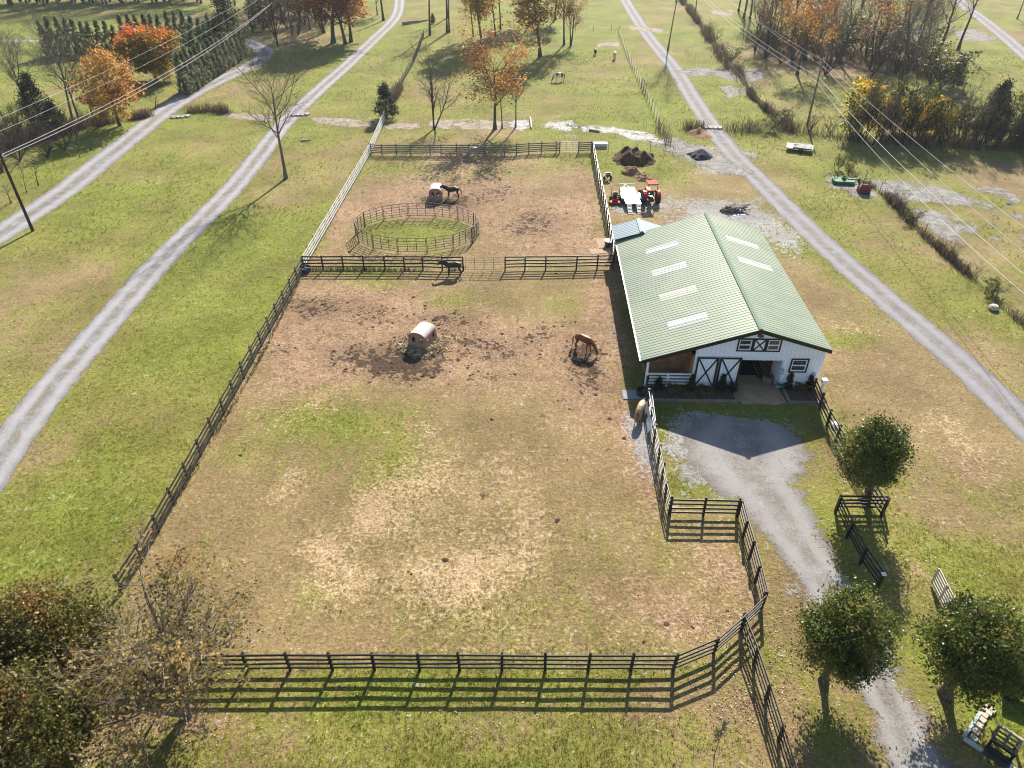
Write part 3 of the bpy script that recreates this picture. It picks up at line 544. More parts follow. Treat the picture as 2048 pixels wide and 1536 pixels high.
# flower beds with timber edging, concrete apron
bx0, bx1 = -.2, BW + .1
ap = MB(); ap.prism([(ol - .1, .3), (orr + .15, .3), (orr + .25, -1.7), (orr - .6, -2.0), (orr - 1.6, -1.85), (ol + .2, -1.95), (ol - .15, -1.4)], .004, .05, 'z'); tag(ap.build('apron', concrete, None, bp, BA), kind='structure')
for nm, x0, x1, lab in (('a', .1, ol - .15, 'long timber edged flower bed under the white sliding doors'), ('b', orr + .35, BW + .1, 'short timber edged flower bed below the small barn window')):
    t = thing('flower_bed', lab, 'flower bed', bp + Matrix.Rotation(BA, 3, 'Z') @ Vector((x0, 0, 0)), BA, 'flower beds along the barn front')
    q = MB(); n = 14
    vs_ = [((x1 - x0) * i / n, -.16 - 1.45 * j / 4, .10 + (.04 * math.sin(i * 1.9 + j) + .03 * math.sin(j * 2.1 - i) if 0 < j < 4 else 0)) for i in range(n + 1) for j in range(5)]
    q.add(vs_, [(i * 5 + j, i * 5 + j + 1, (i + 1) * 5 + j + 1, (i + 1) * 5 + j) for i in range(n) for j in range(4)]); q.build('mulch', soilm, t, smooth=True)
    e = MB(); e.box(((x1 - x0) / 2, -1.72, .09), (x1 - x0, .16, .18))
    xx = 0.0
    e.build('edging', timber, t)
    e = MB(); e.box((.08 if nm == 'b' else x1 - x0 - .08, -.95, .09), (.16, 1.36, .18)); e.build('edging', timber, t)
# lean-to behind the barn with its own small blue roof
sh = loc(at(1283, 466, 2.9)); sp = bp + Matrix.Rotation(BA, 3, 'Z') @ Vector((0, y1 + .02, 0))
shed = thing('shed', 'small shed with light blue metal gable roof behind the barn', 'shed', sp, BA)
ry, rz2 = 3.2, 3.35; cx = loc(at(1277, 438, rz2)).x; xl2 = loc(at(1224, 453, 2.75)).x; xr2 = loc(at(1328, 455, 2.6)).x; ylen = loc(at(1277, 438, rz2)).y - y1
print('shed', cx, xl2, xr2, ylen)
sl2 = .30
for xe in (xl2, xr2): roof_side(xe, -.6, ylen, rz2, cx + (.02 if xe > cx else -.02), sl2).build('roof', roofb, shed)
b = MB()
for s in (-1, 1): b.add([(cx, -.5, rz2 + .08), (cx + s * .2, -.5, rz2 + .08 - sl2 * .2), (cx + s * .2, ylen + .02, rz2 + .08 - sl2 * .2), (cx, ylen + .02, rz2 + .08)], [(0, 1, 2, 3)])
b.build('ridge_cap', capb, shed)
b = MB(); b.prism([(xl2 + .4, 0), (xr2 - .4, 0), (xr2 - .4, rz2 - sl2 * abs(xr2 - .4 - cx) - .06), (cx, rz2 - .06), (xl2 + .4, rz2 - sl2 * abs(xl2 + .4 - cx) - .06)], .05, ylen - .3); b.build('wall', brown_wood, shed)
# ------------------------------------------------------------------ fences
weathered = plain('weathered_board', (.150, .135, .122), .85, .15, .35, 2.2, .4)
whitefence = plain('white_fence_board', (.50, .49, .475), .55, .35, .14, 1.6, .1)
pipe_m = plain('gate_pipe', (.30, .28, .27), .5, .4, .25, 3, metal=.4)
panelm = plain('rusty_pipe', (.085, .060, .055), .55, .4, .4, 2.5, metal=.3)
sh_black = plain('dark_stain_board', (.020, .017, .016), .5, .4, .5, 1.5)
def fence(name, label, cat, pts, spacing=2.05, h=1.34, rails=4, mp=None, mr=None, rh=.13, rt=.035, pw=.12, top=None, side=-1, low=.30, group=None, posts=None, seed=1, skip=(), hi=.06):
    """a run of posts and boards along pts; posts: list of points where posts stand instead of an even spacing"""
    rng = random.Random(seed); P = [Vector((p[0], p[1], 0)) for p in pts]; o = P[0].copy()
    t = thing(name, label, cat, o, 0, group); mp = mp or sh_black; mr = mr or mp
    spots = []
    for i in range(len(P) - 1):
        a, b = P[i], P[i + 1]; n = max(1, round((b - a).length / spacing)); ang = math.atan2((b - a).y, (b - a).x)
        for k in range(n + (1 if i == len(P) - 2 else 0)): spots.append((a.lerp(b, k / n), ang))
    for k, (q, ang) in enumerate(spots):
        if k in skip: continue
        m = MB(); hh = h + rng.uniform(-.05, .07); m.box((0, 0, hh / 2), (pw, pw, hh)); m.box((0, 0, hh + .02), (pw * .9, pw * .9, .04), taper=.5)
        p = m.build('post', mp, t, q - o, ang); p.rotation_euler.x = rng.uniform(-.03, .03); p.rotation_euler.y = rng.uniform(-.03, .03)
    for r in range(rails):
        z = low + (h - hi - low) * r / max(1, rails - 1); m = MB()
        for i in range(len(spots) - 1):
            a, b = spots[i][0], spots[i + 1][0]; d = (b - a).normalized(); s = Vector((d.y, -d.x, 0)) * (side * (pw / 2 + rt / 2 + .002))
            za, zb = z + rng.uniform(-.03, .03), z + rng.uniform(-.03, .03)
            m.bar(a - o + s + Vector((0, 0, za)) - d * .004 * (i % 2), b - o + s + Vector((0, 0, zb)) - d * .006, rt + .004 * (i % 2), rh)
        m.build('rail', mr, t)
    return t
def P_(*l): return [at(*p) for p in l]
def T_(h, *l): return [Vector((v.x, v.y, 0)) for v in (at(x, y, h) for x, y in l)]
FH = 1.34
# front run: from behind the trees, bending up at the corner
front = T_(FH, (150, 1318), (222, 1313), (308, 1309), (395, 1308), (483, 1307), (570, 1306), (657, 1306), (743, 1305), (835, 1306), (917, 1306), (1004, 1306), (1092, 1307), (1180, 1307), (1267, 1307), (1354, 1307), (1437, 1273), (1491, 1226), (1533, 1186))
fence('board_fence', 'black four board fence across the front of the big paddock', 'fence', front, 9, FH, side=1, seed=2)
fence('board_fence', 'black four board fence running down to the bottom edge beside the drive', 'fence', T_(FH, (1493, 1228), (1519, 1294), (1544, 1367), (1571, 1450), (1602, 1545), (1630, 1630)), 9, FH, side=1, seed=3)
fence('board_fence', 'black four board fence between the paddock corner and the short cross fence by the drive', 'fence', T_(FH, (1533, 1183), (1521, 1131), (1508, 1084), (1495, 1041), (1484, 1000)), 9, FH, side=1, seed=4)
fence('board_fence', 'short black cross fence jutting out from the paddock towards the drive', 'fence', T_(FH, (1482, 998), (1414, 997), (1346, 996)), 9, FH, side=-1, seed=5)
fence('board_fence', 'black board fence from the short cross fence up to the barn corner', 'fence', T_(FH, (1344, 994), (1336, 962), (1329, 925), (1322, 890), (1313, 850), (1306, 815), (1300, 780), (1296, 752)), 9, FH, side=-1, seed=6)
# long side of the paddocks: dark part, then pale part beyond the cross fence
dl_ = T_(FH, (228, 1150), (270, 1088), (602, 515))
fence('board_fence', 'long black board fence down the side of the big paddock, beside the lawn', 'fence', dl_, 2.05, FH, side=1, seed=7)
fence('board_fence', 'long white board fence beside the upper paddock, running on to the cedar', 'fence', T_(FH, (602, 513), (738, 287), (767, 222)), 2.05, FH, mp=weathered, mr=whitefence, side=1, seed=8, rh=.15)
# cross fence with a pipe gate
fence('board_fence', 'black cross fence between the paddocks, on the side away from the barn', 'fence', T_(FH, (604, 513), (642, 513), (683, 513), (725, 513), (767, 513), (807, 513), (844, 513), (883, 514), (925, 514)), 9, FH, side=-1, seed=9)
fence('board_fence', 'black cross fence between the pipe gate and the barn', 'fence', T_(FH, (1010, 514), (1050, 513), (1092, 513), (1154, 512), (1196, 511), (1228, 511)), 9, FH, side=-1, seed=10)
def gate(name, label, a, b, h, mat, rails=6, ups=3, r=.022, z0=.15, cat='gate'):
    t = thing(name, label, cat, a); d = b - a; m = MB()
    fr = MB(); fr.tube([(0, 0, z0), (0, 0, h), (d.x, d.y, h), (d.x, d.y, z0), (0, 0, z0)], r * 1.2, 6); fr.build('frame', mat, t)
    for k in range(1, rails - 1): q = MB(); z = z0 + (h - z0) * k / (rails - 1); q.tube([(0, 0, z), (d.x, d.y, z)], r, 6); q.build('bar', mat, t)
    for k in range(1, ups + 1): q = MB(); f = k / (ups + 1); q.tube([(d.x * f, d.y * f, z0), (d.x * f, d.y * f, h)], r * 1.1, 6); q.build('upright', mat, t)
    return t
ga, gb = T_(1.3, (930, 516), (1006, 515)); gate('pipe_gate', 'rusty thin pipe gate in the black cross fence behind the black horse', ga, gb, 1.3, panelm)
# far side of the upper paddock
bk = T_(FH + .1, (740, 287), (762, 288), (791, 288), (820, 288), (859, 288), (881, 288), (913, 288), (938, 288), (970, 288), (1009, 288), (1033, 287), (1058, 285), (1083, 284), (1113, 283), (1120, 283))
fence('board_fence', 'weathered grey board fence across the far end of the upper paddock', 'fence', bk, 9, FH + .1, rails=5, mp=weathered, mr=weathered, side=-1, seed=11, rh=.12, hi=.2)
ga, gb = T_(1.4, (1121, 284), (1157, 283)); gate('pipe_gate', 'pale pipe gate in the weathered fence at the far end of the upper paddock', ga, gb, 1.4, pipe_m, 6, 2)
fence('board_fence', 'short weathered fence length between the pale gate and the paddock corner', 'fence', T_(FH + .1, (1158, 283), (1184, 282)), 9, FH + .1, rails=5, mp=weathered, mr=weathered, side=-1, seed=12, rh=.12, hi=.2)
fence('board_fence', 'white board fence with dark posts between the upper paddock and the tractor', 'fence', T_(FH, (1186, 285), (1196, 335), (1208, 385), (1217, 430), (1226, 478), (1230, 498)), 2.05, FH, rails=4, mp=sh_black, mr=whitefence, side=-1, seed=13, rh=.15)
# drive side
fence('board_fence', 'black board fence from the barn corner down to the fenced tree', 'fence', T_(FH, (1634, 756), (1648, 788), (1664, 820), (1682, 850), (1702, 885), (1745, 952), (1776, 1000)), 9, FH, side=1, seed=14, rh=.12)
fence('board_fence', 'black fence panel in front of the trunk of the fenced tree', 'fence', T_(1.2, (1682, 993), (1780, 994)), 9, 1.2, side=-1, seed=15)
fence('board_fence', 'low black fence beside the drive in the shade of the fenced tree', 'fence', T_(1.2, (1682, 996), (1705, 1046), (1733, 1098), (1768, 1148)), 9, 1.2, side=-1, seed=16)
whg = T_(1.25, (1880, 1137), (1915, 1205)); t = thing('board_gate', 'pale wooden gate standing open on the grass beyond the drive', 'gate', whg[0]); d = whg[1] - whg[0]
gm_ = plain('bleached_board', (.56, .50, .44), .8, .2, .3, 2, .3)
for k in range(6): m = MB(); z = .18 + k * .2; m.bar((0, 0, z), (d.x, d.y, z), .035, .10); m.build('rail', gm_, t)
for f in (0.01, .5, .99): m = MB(); s = Vector((-d.y, d.x, 0)).normalized() * -.045; m.bar((d.x * f + s.x, d.y * f + s.y, .1), (d.x * f + s.x, d.y * f + s.y, 1.25), .10, .045, (d.x, d.y, 0)); m.build('brace', gm_, t)
fence('board_fence', 'black fence behind the tree in the corner, casting striped shade', 'fence', T_(FH, (2016, 1318), (2080, 1300), (2160, 1280)), 2.05, FH, side=-1, seed=17)
pc = plain('solar_cap', (.6, .62, .66), .2, .6, .1); cq = T_(1.3, (1768, 1148))[0]
m = MB(); m.box((0, 0, 1.29), (.2, .2, .05)); m.box((0, 0, 1.33), (.14, .14, .05), taper=.6); tag(m.build('post_lamp', pc, None, cq), 'small pale lamp on the end post of the low black fence', 'lamp')
# thin wire and post fences of the far fields
woodpost = plain('grey_post', (.13, .11, .095), .9, .1, .4, 3, .5); wirem = plain('fence_wire', (.17, .16, .15), .6, .3, .1)
def wire_fence(label, pts, spacing, h=1.25, n=4, r=.045, mat=None, wr=.008, seed=1, name='wire_fence', lean=.04):
    rng = random.Random(seed); P = [Vector((p.x, p.y, 0)) for p in pts]; o = P[0].copy(); t = thing(name, label, 'fence', o); tops = []
    for i in range(len(P) - 1):
        k_ = max(1, round((P[i + 1] - P[i]).length / spacing))
        for k in range(k_ + (i == len(P) - 2)):
            q = P[i].lerp(P[i + 1], k / k_) - o; hh = h * rng.uniform(.9, 1.12); m = MB(); m.tube([(0, 0, 0), (rng.uniform(-lean, lean), rng.uniform(-lean, lean), hh)], [r * 1.1, r * .85], 6)
            m.build('post', mat or woodpost, t, q); tops.append(q)
    for k in range(n):
        m = MB()
        for a, b in zip(tops, tops[1:]): z = h * (.25 + .7 * k / max(1, n - 1)); m.bar(a + Vector((0, 0, z)), b + Vector((0, 0, z)), wr * 2, wr * 2)
        m.build('wire', wirem, t)
    return t
wire_fence('wire fence on grey posts along the stone lane side of the horse pasture', P_((1237, 68), (1262, 130), (1290, 190), (1318, 250)), 2.6, 1.25, seed=2, wr=.007)
wire_fence('thin wire fence closing the far end of the horse pasture', P_((1238, 64), (1222, 62), (1150, 64), (1000, 68), (862, 72)), 5, 1.2, seed=3, wr=.007)
wire_fence('grey picket and wire fence along the track side of the horse pasture', P_((848, 72), (838, 100), (826, 130), (808, 160), (790, 195), (780, 215)), .9, 1.25, seed=4, r=.055)
wire_fence('thin wire fence behind the manure heaps', P_((1190, 303), (1216, 303), (1245, 303), (1273, 303), (1300, 303), (1330, 306), (1345, 308)), 2.6, 1.3, 3, .025, seed=5, lean=.08)
wire_fence('old leaning post fence on the far side of the stone lane', P_((1362, 5), (1405, 55), (1448, 130), (1482, 172), (1530, 218), (1582, 255)), 3.6, 1.3, 3, .05, seed=6, lean=.2)
wire_fence('wire fence running through the weeds beside the limestone ledges', P_((1668, 335), (1730, 362), (1790, 405), (1848, 470), (1930, 545), (1990, 598), (2060, 660)), 4.2, 1.2, 3, .04, seed=7, lean=.12)
t = wire_fence('pair of bare posts with a rail by the lane side of the pasture', P_((1284, 172), (1291, 188)), 3, 1.5, 2, .07, seed=8)
# round pen of loose corral panels
pc_, pr_ = at(833, 466), 0
cL, cR = at(713, 466), at(958, 470); cen = (cL + cR) / 2; rad_x = (cR - cL).length / 2; cT, cB = at(833, 434).y, at(833, 508).y; cen.y = (cT + cB) / 2; rad_y = (cT - cB) / 2
rp = thing('round_pen', 'round pen of rusty pipe corral panels on the grass', 'pen', cen); NPN = 14
print('pen', rad_x, rad_y)
for k in range(NPN):
    a0_, a1_ = 2 * math.pi * (k + .02) / NPN, 2 * math.pi * (k + .98) / NPN
    a, b = Vector((rad_x * math.cos(a0_), rad_y * math.sin(a0_), 0)), Vector((rad_x * math.cos(a1_), rad_y * math.sin(a1_), 0)); m = MB(); hh = 1.55
    for z in (.22, .47, .72, .97, 1.24, hh): m.tube([a + Vector((0, 0, z)), b + Vector((0, 0, z))], .028, 6)
    for f in (0.0, .33, .66, 1.0): q = a.lerp(b, f); m.tube([(q.x, q.y, .02 if f in (0, 1) else .2), (q.x, q.y, hh)], .032, 6)
    for f in (.06, .94): q = a.lerp(b, f); m.tube([(q.x, q.y, .22), (q.x, q.y, .02)], .02, 6)
    m.build('panel', panelm, rp)
# ------------------------------------------------------------------ utility poles and wires
polem = plain('creosote_pole', (.055, .036, .026), .85, .15, .35, 2, .4); polem2 = plain('grey_pole', (.16, .135, .11), .85, .15, .3, 2, .4); wire_w = plain('glint_wire', (.55, .54, .52), .35, .6, .06, metal=.3)  # overhead wires: whitish colour stands in for sun glint
insm = plain('insulator', (.55, .57, .6), .3, .5, .1)
def pole(label, base, h, mat, arms, r=.15, azi=0.0):
    b = at(*base); t = thing('utility_pole', label, 'utility pole', b, azi); m = MB(); m.tube([(0, 0, 0), (0, 0, h * .5), (0, 0, h)], [r, r * .85, r * .68], 10); m.build('pole_shaft', mat, t); out = []
    for z, off in arms:
        q = MB(); q.tube([(0, 0, z), (off, 0, z)], .03, 6); q.lathe([(.03, 0), (.06, .04), (.04, .09), (.06, .12), (.02, .16)], (off, 0, z), 8); q.build('insulator', insm, t)
        out.append(b + Matrix.Rotation(azi, 3, 'Z') @ Vector((off, 0, z + .12)))
    return out
def wire(label, a, b, sag, r=.016, grp=None, mat=None):
    m = MB(); n = 22; a, b = Vector(a), Vector(b); m.tube([a.lerp(b, k / n) - a - Vector((0, 0, sag * 4 * (k / n) * (1 - k / n))) for k in range(n + 1)], r, 5); o = m.build('overhead_wire', mat or wire_w, None, a); tag(o, label, 'wire', grp)
lp = pole('tall dark utility pole beside the pale gravel lane', (66, 462), 10.6, polem, [(10.4, .02), (9.5, .3), (7.6, .25), (7.2, -.2)], .16)
lf = pole('far dark utility pole standing by the bend of the pale gravel lane', (556, 94), 10.6, polem, [(10.4, .02), (9.5, .3), (7.6, .25), (7.2, -.2)], .16)
dirw = (lp[0] - lf[0])
for k in range(4):
    lab = ['topmost wire of the line over the pale gravel lane', 'second highest wire of the line over the pale gravel lane', 'thick low cable of the line over the pale gravel lane', 'lowest cable of the line over the pale gravel lane'][k]
    wire(lab, lf[k], lp[k], .7 + .25 * k, .011 if k < 2 else .018)
rp_ = pole('grey utility pole near the creek beside the flatbed trailer', (1614, 251), 8.5, polem2, [(8.35, .02), (7.6, .3), (6.1, .2), (5.7, -.15)], .14)
far_ = [at(1405, -38, 8.4), at(1420, -38, 7.6), at(1385, -30, 6.0), at(1380, -30, 5.6)]
near = [at(2240, 600, 8.6), at(2215, 640, 7.8), at(2185, 660, 6.3), at(2120, 648, 5.9)]
for k in range(4):
    lab = ['topmost wire of the line from the creek pole', 'second highest wire of the line from the creek pole', 'thick low cable of the line from the creek pole', 'lowest cable of the line from the creek pole'][k]
    wire(lab + ' towards the far woods', far_[k], rp_[k], .5 + .2 * k, .011 if k < 2 else .018); wire(lab + ' over the limestone ledges', rp_[k], near[k], .5 + .2 * k, .011 if k < 2 else .018)
# ------------------------------------------------------------------ trees
def nrm(v): return v / np.maximum(np.linalg.norm(v, axis=-1, keepdims=True), 1e-9)
def grow(rng, P, D, L, r0, r1, k, wob, trop):
    pts = [P]; dirs = [D]; d = D
    for i in range(k):
        d = nrm(d + rng.normal(0, wob, d.shape) + np.array([0, 0, trop])); P = P + d * (L / k)[:, None]; pts.append(P); dirs.append(d)
    t = np.linspace(0, 1, k + 1)[None, :]
    return np.stack(pts, 1), np.stack(dirs, 1), r0[:, None] * (1 - t) + r1[:, None] * t
def tubes(pts, rad, s):
    n, k, _ = pts.shape; tg = np.gradient(pts, axis=1); tg = nrm(tg)
    ref = np.where(np.abs(tg[..., 2:3]) < .9, np.array([0, 0, 1.]), np.array([1., 0, 0])); u = nrm(np.cross(tg, ref)); v = np.cross(tg, u)
    a = np.arange(s) * 2 * np.pi / s
    V = pts[:, :, None] + rad[:, :, None, None] * (np.cos(a)[None, None, :, None] * u[:, :, None] + np.sin(a)[None, None, :, None] * v[:, :, None])
    ix = np.arange(n * k * s).reshape(n, k, s); nx_ = np.roll(ix, -1, 2)
    F = np.stack([ix[:, :-1], nx_[:, :-1], nx_[:, 1:], ix[:, 1:]], -1).reshape(-1, 4)
    return V.reshape(-1, 3), F
def sprout(rng, pts, dirs, rad, m, f0, f1, a0, a1, flat=0.0):
    """m children on every branch; returns start, direction, radius there, place along"""
    n, k, _ = pts.shape; f = f0 + (f1 - f0) * (np.arange(m)[None, :] + rng.random((n, m))) / m
    x = f * (k - 1); i = np.minimum(x.astype(int), k - 2); w_ = (x - i)[..., None]; r = np.arange(n)[:, None]
    P = pts[r, i] * (1 - w_) + pts[r, i + 1] * w_; D = dirs[r, i + 1]; rr = rad[r, i] * (1 - w_[..., 0]) + rad[r, i + 1] * w_[..., 0]
    az = (np.arange(m)[None, :] * 2.4 + rng.random((n, 1)) * 6.28 + rng.normal(0, .5, (n, m)))
    ref = np.where(np.abs(D[..., 2:3]) < .95, np.array([0, 0, 1.]), np.array([1., 0, 0])); u = nrm(np.cross(D, ref)); v = np.cross(D, u)
    an = rng.uniform(a0, a1, (n, m))[..., None]
    d = D * np.cos(an) + (u * np.cos(az)[..., None] + v * np.sin(az)[..., None]) * np.sin(an)
    d[..., 2] *= (1 - flat); d = nrm(d)
    return P.reshape(-1, 3), d.reshape(-1, 3), rr.reshape(-1), f.reshape(-1)
def join(parts):
    V = []; F = []; o = 0
    for v, f in parts: V.append(v); F.append(f + o); o += len(v)
    return np.concatenate(V), np.concatenate(F)
def kites(rng, C, size, up=.0, asp=.62):
    """leaf shaped quads at points C"""
    n = len(C); a = nrm(rng.normal(0, 1, (n, 3)) + np.array([0, 0, up])); b = nrm(np.cross(a, rng.normal(0, 1, (n, 3))))
    s = (size * rng.uniform(.6, 1.35, n))[:, None]; a = a * s; b = b * s * asp
    V = np.stack([C - a * .5, C + b * .5 - a * .05, C + a * .5, C - b * .5 - a * .05], 1).reshape(-1, 3)
    return V, np.arange(n * 4).reshape(n, 4)
def skeleton(seed, H, r, lead=1, leadf=1.0, lean=.12, limbs=12, f0=.3, f1=.95, ll=.38, la=(.6, 1.1), shape='round', br=7, tw=7, bl=.5, tl=.45, trop=.06, wob=.10, sides=(8, 5, 3), up=.05, tk=1.0):
    """a tree's wood: stems, limbs, branches, twigs; returns trunk mesh, twig mesh and twig tips"""
    rng = np.random.default_rng(seed); P = np.zeros((lead, 3)); P[:, :2] = rng.normal(0, r * .8, (lead, 2)) * .5 if lead > 1 else 0
    D = nrm(np.concatenate([rng.normal(0, lean, (lead, 2)), np.ones((lead, 1))], 1)); L = H * leadf * rng.uniform(.85, 1.0, lead); L[0] = H * leadf
    sp, sd2, sr = grow(rng, P, D, L, np.full(lead, r) * rng.uniform(.75, 1, lead), np.full(lead, r * .12), 9, wob * .35, .02)
    sr[:, 0] *= 1.45 if lead == 1 else 1.1; thick = [tubes(sp, sr, sides[0])]
    lP, lD, lR, lf = sprout(rng, sp, sd2, sr, limbs, f0, f1, *la)
    g = (lf - f0) / (f1 - f0)
    prof = {'round': .55 + .75 * np.sin(np.pi * (.12 + .78 * g)), 'cone': 1.25 - .95 * g, 'vase': .75 + .5 * g, 'flat': np.full(len(g), 1.0)}[shape]
    lL = H * ll * prof * rng.uniform(.75, 1.15, len(g))
    lp, ld, lr = grow(rng, lP, lD, lL, np.minimum(lR * .62, .02 + lL * .016), np.full(len(lL), .012), 6, wob, trop); thick.append(tubes(lp, lr, sides[1]))
    bP, bD, bR, bf = sprout(rng, lp, ld, lr, br, .22, .98, .45, 1.0)
    bL = np.repeat(lL, br) * bl * (1.15 - .6 * bf) * rng.uniform(.6, 1.2, len(bf))
    bp_, bd, brd = grow(rng, bP, bD, bL, np.minimum(bR * .6, .008 + bL * .012), np.full(len(bL), .006), 4, wob * 1.2, up); fine = [tubes(bp_, brd, sides[2])]
    tP, tD, tR, tf = sprout(rng, bp_, bd, brd, tw, .2, 1.0, .35, .9)
    tL = np.repeat(bL, tw) * tl * rng.uniform(.5, 1.2, len(tf))
    tp, td, trr = grow(rng, tP, tD, tL, np.minimum(tR * .8, .010 + H * .0011) * tk, np.full(len(tL), .004 + H * .0004) * tk, 3, wob * 1.4, up); fine.append(tubes(tp, trr, 3))
    allp = np.concatenate([tp[:, 1], tp[:, 2], tp[:, 3], bp_[:, 3], bp_[:, 4]])
    return join(thick), join(fine), allp
def tint_of(rng, C, cell, seed, spread=.5):
    t = vnoise(C[:, 0] + C[:, 2] * .7, C[:, 1] - C[:, 2] * .6, cell, seed, 2); return np.clip(.5 + (t - .5) * 1.6 + rng.normal(0, .16, len(C)) * spread * 2, 0, 1)
bark = plain('bark', (.085, .068, .054), .9, .1, .45, 5, .6); barkg = plain('grey_bark', (.135, .118, .105), .9, .1, .4, 5, .6); barkd = plain('dark_bark', (.050, .038, .030), .9, .1, .45, 5, .6)
twigm = plain('twigs', (.115, .092, .082), .9, .1, .25, 1.0); twigd = plain('dark_twigs', (.075, .058, .048), .9, .1, .25, 1.0)
L_or = leafy('orange_leaves', [(.1, (.19, .08, .03)), (.4, (.36, .15, .04)), (.65, (.46, .22, .05)), (.9, (.48, .30, .09))])
L_ru = leafy('russet_leaves', [(.1, (.17, .055, .02)), (.5, (.36, .12, .03)), (.9, (.46, .22, .06))])
L_go = leafy('golden_leaves', [(.1, (.20, .115, .02)), (.45, (.36, .21, .03)), (.7, (.44, .29, .05)), (.95, (.40, .20, .03))])
L_ye = leafy('yellow_leaves', [(.1, (.34, .22, .012)), (.5, (.62, .42, .02)), (.9, (.72, .54, .04))])
L_ma = leafy('maple_leaves', [(.05, (.10, .095, .015)), (.4, (.24, .16, .02)), (.62, (.46, .17, .02)), (.9, (.58, .06, .03))])
L_pe = leafy('pear_leaves', [(.05, (.026, .040, .009)), (.4, (.076, .104, .020)), (.75, (.145, .172, .040)), (.97, (.20, .21, .07)), (1, (.24, .17, .04))], .44, .36)
L_mx = leafy('turning_leaves', [(.05, (.028, .038, .010)), (.35, (.085, .098, .024)), (.65, (.175, .155, .048)), (.88, (.26, .15, .05)), (1, (.28, .11, .045))], .46, .4)
L_br = leafy('brown_leaves', [(.05, (.08, .075, .025)), (.4, (.18, .155, .05)), (.7, (.26, .205, .065)), (1, (.34, .20, .05))], .5)
L_ce = leafy('cedar_needles', [(.05, (.010, .016, .008)), (.5, (.030, .042, .018)), (1, (.075, .080, .030))], .2, .7)
L_ar = leafy('arborvitae_needles', [(.05, (.045, .058, .032)), (.5, (.14, .165, .10)), (1, (.27, .29, .19))], .55, .7)
L_iv = leafy('ivy_leaves', [(.05, (.020, .032, .008)), (.5, (.060, .075, .015)), (1, (.22, .20, .03))], .3)
L_co = leafy('conifer_needles', [(.05, (.008, .018, .007)), (.5, (.022, .046, .016)), (1, (.045, .075, .025))], .2, .7)
PROTO = {}
def proto(key, trunk, fine, leaves=None, mt=bark, mf=twigm, ml=None, height=10.0, width=6.0):
    """store the meshes of one kind of tree; twigs and leaves are the crown"""
    a = fast_mesh('trunk', trunk[0], trunk[1], smooth=True); a.materials.append(mt); crowns = []
    V = fine[0] if fine is not None else np.zeros((0, 3)); F = fine[1] if fine is not None else np.zeros((0, 4), int); tin = np.zeros(len(F)); mi = np.zeros(len(F), np.int32)
    if leaves is not None:
        lv, lf, lt = leaves; F = np.concatenate([F, lf + len(V)]); V = np.concatenate([V, lv]); tin = np.concatenate([tin, lt]); mi = np.concatenate([mi, np.ones(len(lf), np.int32)])
    c_ = fast_mesh('crown', V, F, fattrs=dict(tint=tin)); c_.materials.append(mf); c_.materials.append(ml or L_or); c_.polygons.foreach_set('material_index', mi)
    PROTO.setdefault(key, []).append((a, c_, height, width))
def leaf_on(seed, tips, n, size, jit, tintcell=2.0, up=0, drop=None, tshift=0.0):
    rng = np.random.default_rng(seed); C = tips[rng.integers(0, len(tips), n)] + rng.normal(0, jit, (n, 3))
    if drop is not None: C = C[drop(C, rng)]
    V, F = kites(rng, C, np.full(len(C), size), up); return V, F, np.clip(tint_of(rng, C, tintcell, seed) + tshift, 0, 1)
def wdt(tips): return 2 * np.percentile(np.hypot(tips[:, 0], tips[:, 1]), 86)
for s in (11, 12, 13):                                              # bare hardwoods
    t_, f_, tp = skeleton(s, 14, .27, 1, .78, .04, 15, .42, .98, .50, (.35, .85), 'vase', 11, 10, bl=.42, tl=.46, trop=.05, wob=.10, up=.06); proto('bare', t_, f_, None, barkg, twigm, None, 14, wdt(tp))
for s in (15, 16):
    t_, f_, tp = skeleton(s, 16, .24, 1, 1.0, .05, 11, .45, .97, .24, (.4, .9), 'round', 7, 6, trop=.10); proto('tall', t_, f_, None, bark, twigm, None, 16, wdt(tp))
for s in (17, 18, 19):                                              # several thin stems from one root
    t_, f_, tp = skeleton(s, 9, .14, 3, .9, .20, 11, .25, .97, .36, (.4, .95), 'vase', 8, 8, trop=.05); proto('multi', t_, f_, None, barkd, twigm, None, 9, wdt(tp))
for s in (21, 22):
    t_, f_, tp = skeleton(s, 14, .32, 1, .75, .06, 16, .34, .97, .50, (.5, 1.15), 'flat', 9, 6, bl=.45, trop=.05, wob=.11)
    proto('oak', t_, f_, leaf_on(s, tp, 3400, .34, .4, 2.5), bark, twigm, L_or, 14, wdt(tp))
for s in (23, 24):
    t_, f_, tp = skeleton(s, 14, .26, 1, 1.0, .05, 15, .22, .97, .34, (.45, .9), 'round', 8, 6, trop=.09)
    proto('russet', t_, f_, leaf_on(s, tp, 5200, .38, .35, 2.5), bark, twigm, L_ru, 14, wdt(tp))
for s in (25, 26, 27):
    t_, f_, tp = skeleton(s, 15, .24, 1, 1.0, .05, 15, .25, .97, .30, (.4, .85), 'round', 8, 6, trop=.10)
    proto('gold', t_, f_, leaf_on(s, tp, 5600, .36, .4, 2.5), bark, twigm, L_go, 15, wdt(tp))
for s in (28, 29):
    t_, f_, tp = skeleton(s, 14, .24, 2, .85, .10, 12, .36, .97, .42, (.35, .85), 'vase', 9, 7, bl=.42, tl=.42, trop=.06)
    proto('fewleaf', t_, f_, leaf_on(s, tp, 800, .40, .35, 3.5), bark, twigm, L_or, 14, wdt(tp))
